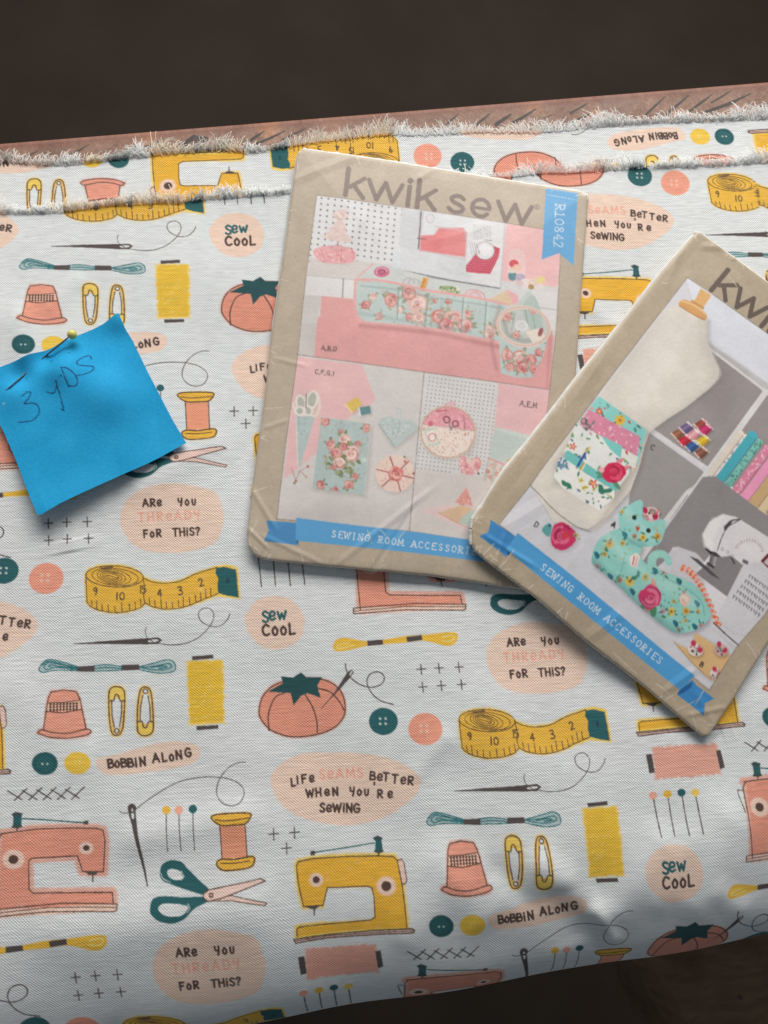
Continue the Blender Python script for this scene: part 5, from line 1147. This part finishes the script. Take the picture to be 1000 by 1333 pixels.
c.stroke([(36, 430), (95, 490), (180, 560), (290, 660), (400, 745), (470, 780)], 44, (70, 124, 128), sm=True, soft=22, a=.42); c.stroke([(110, 310), (180, 380), (320, 500), (450, 560), (560, 640)], 40, (212, 244, 238), sm=True, soft=26, a=.4); c.stroke([(200, 170), (260, 240), (330, 300)], 26, (212, 244, 238), sm=True, soft=18, a=.35); c.stroke([(225, 325), (300, 350), (330, 420)], 18, (80, 140, 140), sm=True, soft=14, a=.4)
c.mk = mm
c.stroke([(340, 460), (420, 510), (520, 560), (590, 620), (610, 690)], 4, (110, 170, 164), sm=True, a=.8); c.stroke([(170, 262), (200, 300), (260, 345), (284, 350)], 4, (108, 172, 166), sm=True); c.stroke([(195, 400), (180, 470), (160, 520)], 3, (116, 180, 172), sm=True)
c.dot(243, 208, 11, (44, 50, 52)); c.dot(315, 271, 11, (44, 50, 52)); c.fill([(250, 252), (275, 256), (258, 278)], (196, 70, 60)); c.fill([(222, 400), (255, 380), (276, 400), (258, 455), (225, 445)], (236, 232, 226)); c.stroke([(245, 400), (238, 440)], 5, (190, 90, 100)); c.stroke([(262, 400), (250, 448)], 4, (224, 140, 160))
for k in range(13):
    a = k / 12; x = 488 + 180 * a ** .8; y = 462 + 262 * a ** 1.35
    c.stroke([(x, y), (x + 10 + 8 * a, y - 16 + 26 * a)], 17, ((230, 130, 90), (232, 150, 140), (224, 120, 80))[k % 3]); c.stroke([(x + 4, y + 2), (x + 16 + 6 * a, y - 12 + 26 * a)], 4, (180, 80, 50)); c.dot(x + 14, y - 8 + 20 * a, 6, (240, 190, 170))
c.ell(330, 190, 42, 36, (222, 196, 200), 15); scatter(c, [(300, 165), (365, 220)], 26, ((206, 110, 130), (240, 220, 220), (200, 150, 160)), 94, (4, 8)); c.ell(298, 172, 12, 16, (190, 40, 80), -20); c.ell(350, 202, 14, 15, (190, 40, 80), 10); c.dot(318, 186, 5, (40, 30, 34)); c.dot(338, 200, 4, (40, 30, 34)); sprig(c, 348, 178, 8, 18, ((120, 130, 110), (170, 150, 110)), 95, 10)
# wedge with three little mice
c.fill([(460, 824), (548, 868), (562, 776), (700, 850), (748, 890), (720, 960), (650, 1020), (600, 985)], (120, 110, 100), a=.3, soft=12); c.fill([(460, 824), (545, 865), (560, 774), (640, 822), (745, 886), (715, 960), (645, 1010), (560, 935)], (222, 188, 136)); c.stroke([(460, 824), (560, 935), (645, 1010)], 4, (180, 140, 94))
c.text('B', 586, 940, 24, 33, 4, (50, 48, 52))
for x, y, s_ in ((565, 860, 1), (695, 862, .92), (672, 982, .8)):
    c.ell(x + 3, y + 8, 42 * s_, 34 * s_, (150, 120, 90), 18, a=.6, soft=8); c.ell(x, y, 40 * s_, 32 * s_, (232, 228, 222) if s_ != .92 else (214, 180, 178), 22); scatter(c, [(x - 25, y - 18), (x + 25, y + 18)], 18, ((206, 110, 130), (110, 150, 130), (226, 190, 190)), int(x), (3, 6)); c.ell(x - 10 * s_, y - 32 * s_, 13 * s_, 16 * s_, (196, 60, 92), -10); c.ell(x + 24 * s_, y + 2, 13 * s_, 15 * s_, (196, 60, 92), 20); c.dot(x - 16, y + 6, 5 * s_, (40, 34, 36)); c.dot(x + 6, y + 24 * s_, 5 * s_, (60, 40, 44))
c.clip(); c.Z(0, 0, 1)
c.stroke(ph2, .9, (112, 104, 100), closed=True, a=.7)
dx = np.array([.824, .566]); brandword(c, (925.6, 378), dx, (.64, -.76), (100, 88, 80), whole=True)
c.Z(600, 560, 5); c.fill([(113, 695), (172, 668), (185, 590), (335, 690), (345, 720), (285, 828), (240, 790)], (66, 142, 204)); c.fill([(300, 775), (345, 715), (310, 810), (290, 826)], (40, 100, 160))
c.Z(0, 0, 1); rb = [(672, 695), (760, 763), (840, 826), (908, 880), (889, 899), (820, 845), (740, 783), (657, 716)]
c.Z(760, 620, 3.808); c.fill([(478, 1085), (500, 1050), (552, 1010), (575, 1040), (668, 1105), (618, 1130), (612, 1192), (555, 1142)], (66, 142, 204)); c.fill([(490, 1060), (555, 1020), (548, 1048), (505, 1080), (478, 1086)], (40, 100, 160))
c.Z(0, 0, 1); c.fill(rb, BLUE)
c.text('SEWING ROOM ACCESSORIES', 699.5, 740, 8.6, 37.6, 1.05, (228, 240, 247), serif=True, adv=8.95)
g = np.random.default_rng(51)
for x, y, dx_, dy in ((640, 737, -12, -14), (636, 722, 12, 10), (628, 730, 10, -6), (645, 722, 4, -8), (760, 829, 30, 20), (800, 850, 40, 34), (700, 780, 34, 26), (858, 890, 26, 24), (886, 925, 30, -16), (905, 930, 8, 22), (920, 900, -10, 18), (880, 905, -14, 14), (655, 612, 26, -34), (760, 480, 30, -36), (862, 368, 12, -2), (946, 332, 14, -8), (960, 372, -10, -12)):
    c.taper([(x, y), (x + dx_ * .5 + g.normal(0, 1), y + dy * .5 + g.normal(0, 1)), (x + dx_, y + dy)], .9, .3, (226, 218, 204), a=.7)
grade(C2, ph2)
def scuffs(c, poly, n, seed):
    r = np.random.default_rng(seed); c.off = np.zeros(2); keep = c.fwd; c.fwd = lambda p: p; c.per, kp = 1.0, c.per; c.Z(0, 0, 1)
    for _ in range(n):
        i = r.integers(len(poly)); a, b = poly[i], poly[(i + 1) % len(poly)]; p = a + (b - a) * r.random(); v = poly.mean(0) - p; v /= np.hypot(*v)
        rot = r.normal(0, .8); v = np.array([v[0] * math.cos(rot) - v[1] * math.sin(rot), v[0] * math.sin(rot) + v[1] * math.cos(rot)])
        L = r.exponential(.0022) + .0006; s0 = r.uniform(0, .0012); q = (np.array([p + v * s0, p + v * (s0 + L * .5) + r.normal(0, .0002, 2), p + v * (s0 + L)]) - c.lo) / CELL
        c.stroke(q, r.uniform(.8, 2.2), (232, 227, 216), a=r.uniform(.35, .85), sm=True)
    c.fwd, c.per = keep, kp
scuffs(C1, P1, 70, 1); scuffs(C2, P2, 80, 2)
C1.lin = C1.linear(WHITE, .70)
C2.lin = C2.linear(WHITE, .70)

# ------------------------------------------------------------------ building the envelopes
cover_m = mat_ink('printed_kraft_paper', .45, .4, .16, 500, .0004)
white_m = mat_plain('pale_paper_edge', (.62, .6, .55), (.74, .72, .68), 300, .8, .2, .2, .0002)
def creases(w, lst):
    z = np.zeros(len(w))
    for a, b, h, wd in lst: z += ridge(w[:, 0], w[:, 1], a, b, h * .42, wd * .6, True)
    return z
_k2 = np.random.default_rng(5); _pw = [(_k2.uniform(20, 160), _k2.uniform(0, 6.28), _k2.uniform(0, 6.28)) for _ in range(18)]
def crinkle(w, s=0.0):
    z = 0
    for k, th, ph in _pw: z = z + np.sin((w[:, 0] * math.cos(th) + w[:, 1] * math.sin(th)) * k + ph + s) * (30. / (k + 30)) ** 1.3
    return z * .00022
def z_env1(q, din, w):
    puff = .0005 * (1 - np.exp(-din / .0005)) + .0024 * (1 - np.exp(-din / .04)); lowcorner = .0028 * np.clip((q[:, 1] - .10) / .10, 0, 1) ** 1.5
    cz = creases(w, [((440, 735), (560, 640), .0008, .0025), ((480, 750), (540, 660), -.0007, .002), ((360, 690), (330, 640), .0008, .002), ((345, 700), (420, 735), .0007, .002), ((380, 240), (470, 205), .0006, .004), ((500, 230), (470, 300), .0005, .004), ((760, 250), (700, 225), .0005, .002), ((620, 660), (600, 740), .0006, .003), ((620, 690), (680, 630), .0005, .004), ((400, 480), (360, 470), .0004, .002), ((560, 320), (640, 300), .0004, .005), ((345, 560), (375, 550), .0005, .002), ((325, 690), (350, 715), .0009, .0016), ((540, 240), (580, 215), .0005, .003), ((745, 300), (765, 380), .0004, .003)])
    return .0021 + puff + lowcorner * .8 + crinkle(w) * np.clip(din / .006, 0, 1) + cz
def z_env2(q, din, w):
    puff = .0005 * (1 - np.exp(-din / .0005)) + .0024 * (1 - np.exp(-din / .04))
    tilt = np.clip((.13 - q[:, 0]) / .13, 0, 1) * .0045 + np.clip((q[:, 1] - .06) / .1, 0, 1) * np.clip((.10 - q[:, 0]) / .06, 0, 1) * .0035
    cz = creases(w, [((640, 740), (650, 700), .0010, .0022), ((625, 700), (690, 740), .0009, .002), ((690, 600), (780, 470), .0009, .005), ((660, 640), (740, 530), -.0006, .004), ((760, 830), (800, 800), .0009, .004), ((860, 900), (900, 870), .0009, .003), ((890, 930), (940, 920), .0008, .002), ((900, 900), (930, 950), .0007, .003), ((905, 330), (950, 330), .0007, .003), ((945, 345), (975, 335), .0008, .002), ((700, 660), (650, 690), .0008, .005), ((880, 330), (860, 380), .0004, .003)])
    return .0026 + puff + tilt * .85 + crinkle(w, 2.0) * np.clip(din / .006, 0, 1) + cz
def worn(p, seed, amp=.00022):
    r = np.random.default_rng(seed); q = np.vstack([p[i] + (p[(i + 1) % len(p)] - p[i]) * t_ for i in range(len(p)) for t_ in np.linspace(0, 1, 6, endpoint=False)[:, None]])
    a = np.linspace(0, 2 * np.pi, len(q), endpoint=False); j = sum(np.outer(np.sin(a * k + r.uniform(0, 6)), r.normal(0, 1, 2)) / math.sqrt(k / 9) for k in (9, 17, 23, 38, 51, 67))
    return q + j * amp * .55
def envelope(label, cover, poly, zf, edgegrow):
    root = empty('pattern_envelope', label, 'envelope', (*cover.fr.o, 0))
    bpy.context.view_layer.update()
    f = paper('front_panel', cover, poly, .0004, zf, cover_m, None)
    # the back panel and the folded sides: a skirt from the rim of the front down to the back
    c = poly.mean(0); d = poly - c; edgegrow = np.asarray(edgegrow); nrm = np.c_[np.roll(poly, -1, 0) - np.roll(poly, 1, 0)]; nrm = np.c_[nrm[:, 1], -nrm[:, 0]]
    nrm /= np.hypot(*nrm.T)[:, None]
    if (nrm * d).sum() < 0: nrm = -nrm
    dense = lambda p: np.vstack([p[i] + (p[(i + 1) % len(p)] - p[i]) * t_ for i in range(len(p)) for t_ in np.linspace(0, 1, 3, endpoint=False)[:, None]])
    ring0 = dense(poly); grow = dense(poly + nrm * np.asarray(edgegrow)[:, None])
    w0, w1 = cover.fr.world(ring0), cover.fr.world(grow); wob = np.random.default_rng(3).normal(0, .00012, len(w1))
    z0 = zf(ring0, np.zeros(len(ring0)), w0)
    n = len(w0); V = np.vstack([np.c_[w0, z0 - .00005], np.c_[w1 + wob[:, None], z0 - .0005], np.c_[w1, z0 - .0010], np.c_[w0, np.maximum(z0 - .0016, .0012)]])
    i = np.arange(n); j = (i + 1) % n
    q = np.vstack([np.c_[i + n * k, j + n * k, j + n * (k + 1), i + n * (k + 1)] for k in range(3)])
    me = bpy.data.meshes.new('folded_edge'); raw_mesh(me, V.astype(np.float32), q); finish(me); e = link('folded_edge', me, white_m)
    # back panel
    me = bpy.data.meshes.new('back_panel'); me.from_pydata([(x, y, zz) for (x, y), zz in zip(w0, np.maximum(z0 - .0016, .0012))], [], [tuple(range(n))]); me.update()
    bk = link('back_panel', me, white_m)
    inv = root.matrix_world.inverted()
    for o in (f, e, bk): o.parent = root; o.matrix_parent_inverse = inv
    return root
P1w, P2w = worn(P1, 1), worn(P2, 2)
g1 = np.full(len(P1), .0002); g1[:7] = .0011; g1[-4:] = .0006
envelope('brown paper sewing pattern envelope with pink sewing pictures, lying upright beneath the other', C1, P1w, z_env1, np.repeat(g1, 6))
g2 = np.full(len(P2), .0002); g2[-8:] = .0012; g2[:5] = .0008
envelope('brown paper sewing pattern envelope picturing a dress form and a cat, tilted on top', C2, P2w, z_env2, np.repeat(g2, 6))

# ------------------------------------------------------------------ the blue note and its pin
F3 = Flat(.006, (-38, 487), (153, 407), (50, 671))
NOTE = np.array([(-40, 489), (-20, 481), (0, 474), (22, 466), (44, 457), (62, 449.5), (80, 442), (100, 433), (118, 425), (135, 416.5), (149, 407), (153, 406), (157, 414), (161, 424), (163, 428), (171, 441), (190, 481), (205, 510), (222, 543), (240.5, 574), (222, 584), (190, 602), (150, 622), (110, 641), (80, 656), (56, 671), (51, 671), (40, 648), (20, 600), (0, 556), (-20, 521)], float)
P3 = F3.loc(NOTE); c = C3 = Cover(F3, P3, (34, 160, 216)); c.img += (smoothnoise(c.h, c.w, 3, 70) * 3 + smoothnoise(c.h, c.w, 50, 71) * 4)[..., None]
c.Z(0, 390, 3.846); PEN = (26, 42, 88)
for s_ in ([(105, 482), (130, 460), (150, 462), (140, 490), (118, 515), (125, 518), (165, 515), (192, 540), (185, 575), (150, 602), (85, 610)],
           [(232, 460), (255, 468), (275, 462), (288, 425), (285, 410)], [(283, 412), (300, 470), (318, 540), (322, 558), (308, 548)],
           [(313, 392), (316, 386)], [(318, 350), (335, 400), (352, 440), (350, 435)], [(315, 348), (350, 355), (385, 385), (398, 420), (385, 440), (350, 438)],
           [(455, 295), (445, 278), (420, 285), (392, 310), (395, 330), (430, 335), (468, 338), (470, 358), (440, 378), (398, 388)]):
    c.stroke(s_, 4.6, PEN, sm=True)
c.dot(248, 298, 5, (24, 80, 130)); c.dot(342, 265, 3, (24, 80, 130)); c.stroke([(335, 262), (355, 266)], 2, (20, 90, 140)); c.dot(12, 516, 5, (150, 190, 210)); c.dot(120, 385, 3, (20, 70, 110))
C3.lin = C3.linear(WHITE, .74)
NB = [(w_of([(x, y)], .004)[0], h, s_) for x, y, h, s_ in ((58, 462, -.0035, .007), (25, 490, -.002, .006), (118, 500, .0030, .014), (80, 480, .0032, .009), (150, 520, .0022, .012), (40, 455, .0030, .007), (20, 510, .0016, .010), (130, 440, -.001, .010), (100, 560, .0018, .02))]
def z_note(q, din, w):
    u = q[:, 0] / F3.L; v = q[:, 1] / F3.D
    z = .0034 + .0022 * np.clip(v, 0, 1) ** 2 + .003 * np.clip(v - .6, 0, 1) * np.clip(1 - np.abs(u - .1) * 2, 0, 1) * 2
    for p, h, s_ in NB: z += h * 1.15 * np.exp(-((w - p) ** 2).sum(1) / s_ ** 2)
    a, b = w_of([(166, 478)], .006)[0], w_of([(158, 612)], .006)[0]; t_ = (b - a) / np.hypot(*(b - a)); d = -(w - a) @ np.array([t_[1], -t_[0]])
    z += -.19 * np.clip(d, 0, .016) * np.clip((v - .1) / .3, 0, 1)
    cp = w_of([(156, 414)], .006)[0]; dd = np.hypot(*(w - cp).T); z += .0018 * np.exp(-(dd / .006) ** 2)
    return np.maximum(z, .0022)
note_m = mat_ink('blue_note_paper', .8, .2, .3, 900, .0003)
note = paper('sticky_note', C3, P3, .0005, z_note, note_m, None)
tag(note, 'bright blue square paper note with handwritten 3 YDS, pinned onto the printed fabric', 'note')
def tube(name, pts, rad, mat, parent, sides=10):
    pts = np.asarray(pts, float); V = []; n = len(pts)
    for k in range(n):
        t_ = pts[min(k + 1, n - 1)] - pts[max(k - 1, 0)]; t_ /= np.linalg.norm(t_); s_ = np.cross(t_, [0, 0, 1.]); s_ /= np.linalg.norm(s_); u_ = np.cross(s_, t_)
        r_ = rad[k] if hasattr(rad, '__len__') else rad
        V += [pts[k] + (s_ * math.cos(a) + u_ * math.sin(a)) * r_ for a in np.linspace(0, 2 * math.pi, sides, endpoint=False)]
    i = np.arange(sides); j = (i + 1) % sides
    q = np.vstack([np.c_[i + sides * k, j + sides * k, j + sides * (k + 1), i + sides * (k + 1)] for k in range(n - 1)])
    me = bpy.data.meshes.new(name); raw_mesh(me, np.array(V, np.float32), q); finish(me); return link(name, me, mat, parent)
def zn(p, h): 
    w = w_of([p], h)[0]; q = (w - F3.o); q = np.array([[q @ F3.ex, q @ F3.ey]]); return float(z_note(q, np.array([1.]), w[None])[0])
def at(p, z): return np.array([*w_of([p], z)[0], z])
pin = empty('pin', 'dressmaking pin with a small yellow ball head stuck through the blue note', 'pin')
hz = zn((94, 436), .006) + .0042
steel = mat_plain('pin_steel', (.16, .16, .17), (.3, .3, .31), 300, .35, .5, 0, metal=1.0)
tube('shaft', [at((94, 435.5), hz), at((76, 450), hz - .0022), at((58, 464.5), zn((58, 464), .004) - .0001), at((42, 479), .0022), at((28, 491), zn((28, 491), .004) + .0002), at((14, 503), zn((14, 503), .004) + .0007), at((3, 512), zn((3, 512), .004) - .0002)], [.00036, .00036, .00035, .00034, .00033, .0003, .00012], steel, pin)
head_m = mat_plain('yellow_bead', (.66, .58, .13), (.7, .63, .17), 60, .22, .5, 0)
bm_ = __import__('bmesh').new(); __import__('bmesh').ops.create_uvsphere(bm_, u_segments=24, v_segments=16, radius=.0022)
for v in bm_.verts: v.co += __import__('mathutils').Vector(at((94, 435.5), hz))
me = bpy.data.meshes.new('ball_head'); bm_.to_mesh(me); bm_.free(); me.polygons.foreach_set('use_smooth', [True] * len(me.polygons)); link('ball_head', me, head_m, pin)

# ------------------------------------------------------------------ dim cushion below the front edge
cz = -.20
cpx = [(815, 1240), (835, 1268), (856, 1300), (876, 1340), (900, 1420), (1000, 1480), (1150, 1470), (1180, 1350), (1160, 1230), (1050, 1150), (900, 1150), (815, 1190)]
cp = w_of(cpx, cz); cc = cp.mean(0); outl = cr(cp, True, 10); nn = len(outl)
fr_ = np.concatenate([[0.02], np.linspace(.08, .9, 26), .9 + .1 * np.sin(np.linspace(0, math.pi / 2, 8)[1:]), [1.0]])
rows = []
for k, f_ in enumerate(fr_):
    p = cc + (outl - cc) * f_
    h = np.sqrt(np.clip(1 - ((f_ - .75) / .25) ** 2, 0, 1)) if f_ > .75 else 1
    z = np.full(nn, cz - .045 + .045 * h) if k < len(fr_) - 1 else np.full(nn, cz - .11)
    z = z + .003 * np.sin(p[:, 0] * 120 + p[:, 1] * 70 + np.sin(p[:, 1] * 90) * 1.5) * (1 if f_ < .95 else 0) + .004 * np.sin(p[:, 0] * 40 - p[:, 1] * 60)
    rows.append(np.c_[p, z])
R_ = np.array(rows + []); R_ = np.concatenate([R_, R_[:, :1]], 1)
cu_m = mat_plain('brown_upholstery', (.15, .092, .055), (.22, .14, .085), 60, .85, .2, .5, .002, (1, 3, 1))
cu = grid_mesh('cushion', R_[..., 0][:, ::-1], R_[..., 1][:, ::-1], R_[..., 2][:, ::-1], mat=cu_m)
tag(cu, 'dim brown creased cushion in the dark below the hanging edge of the fabric', 'cushion')
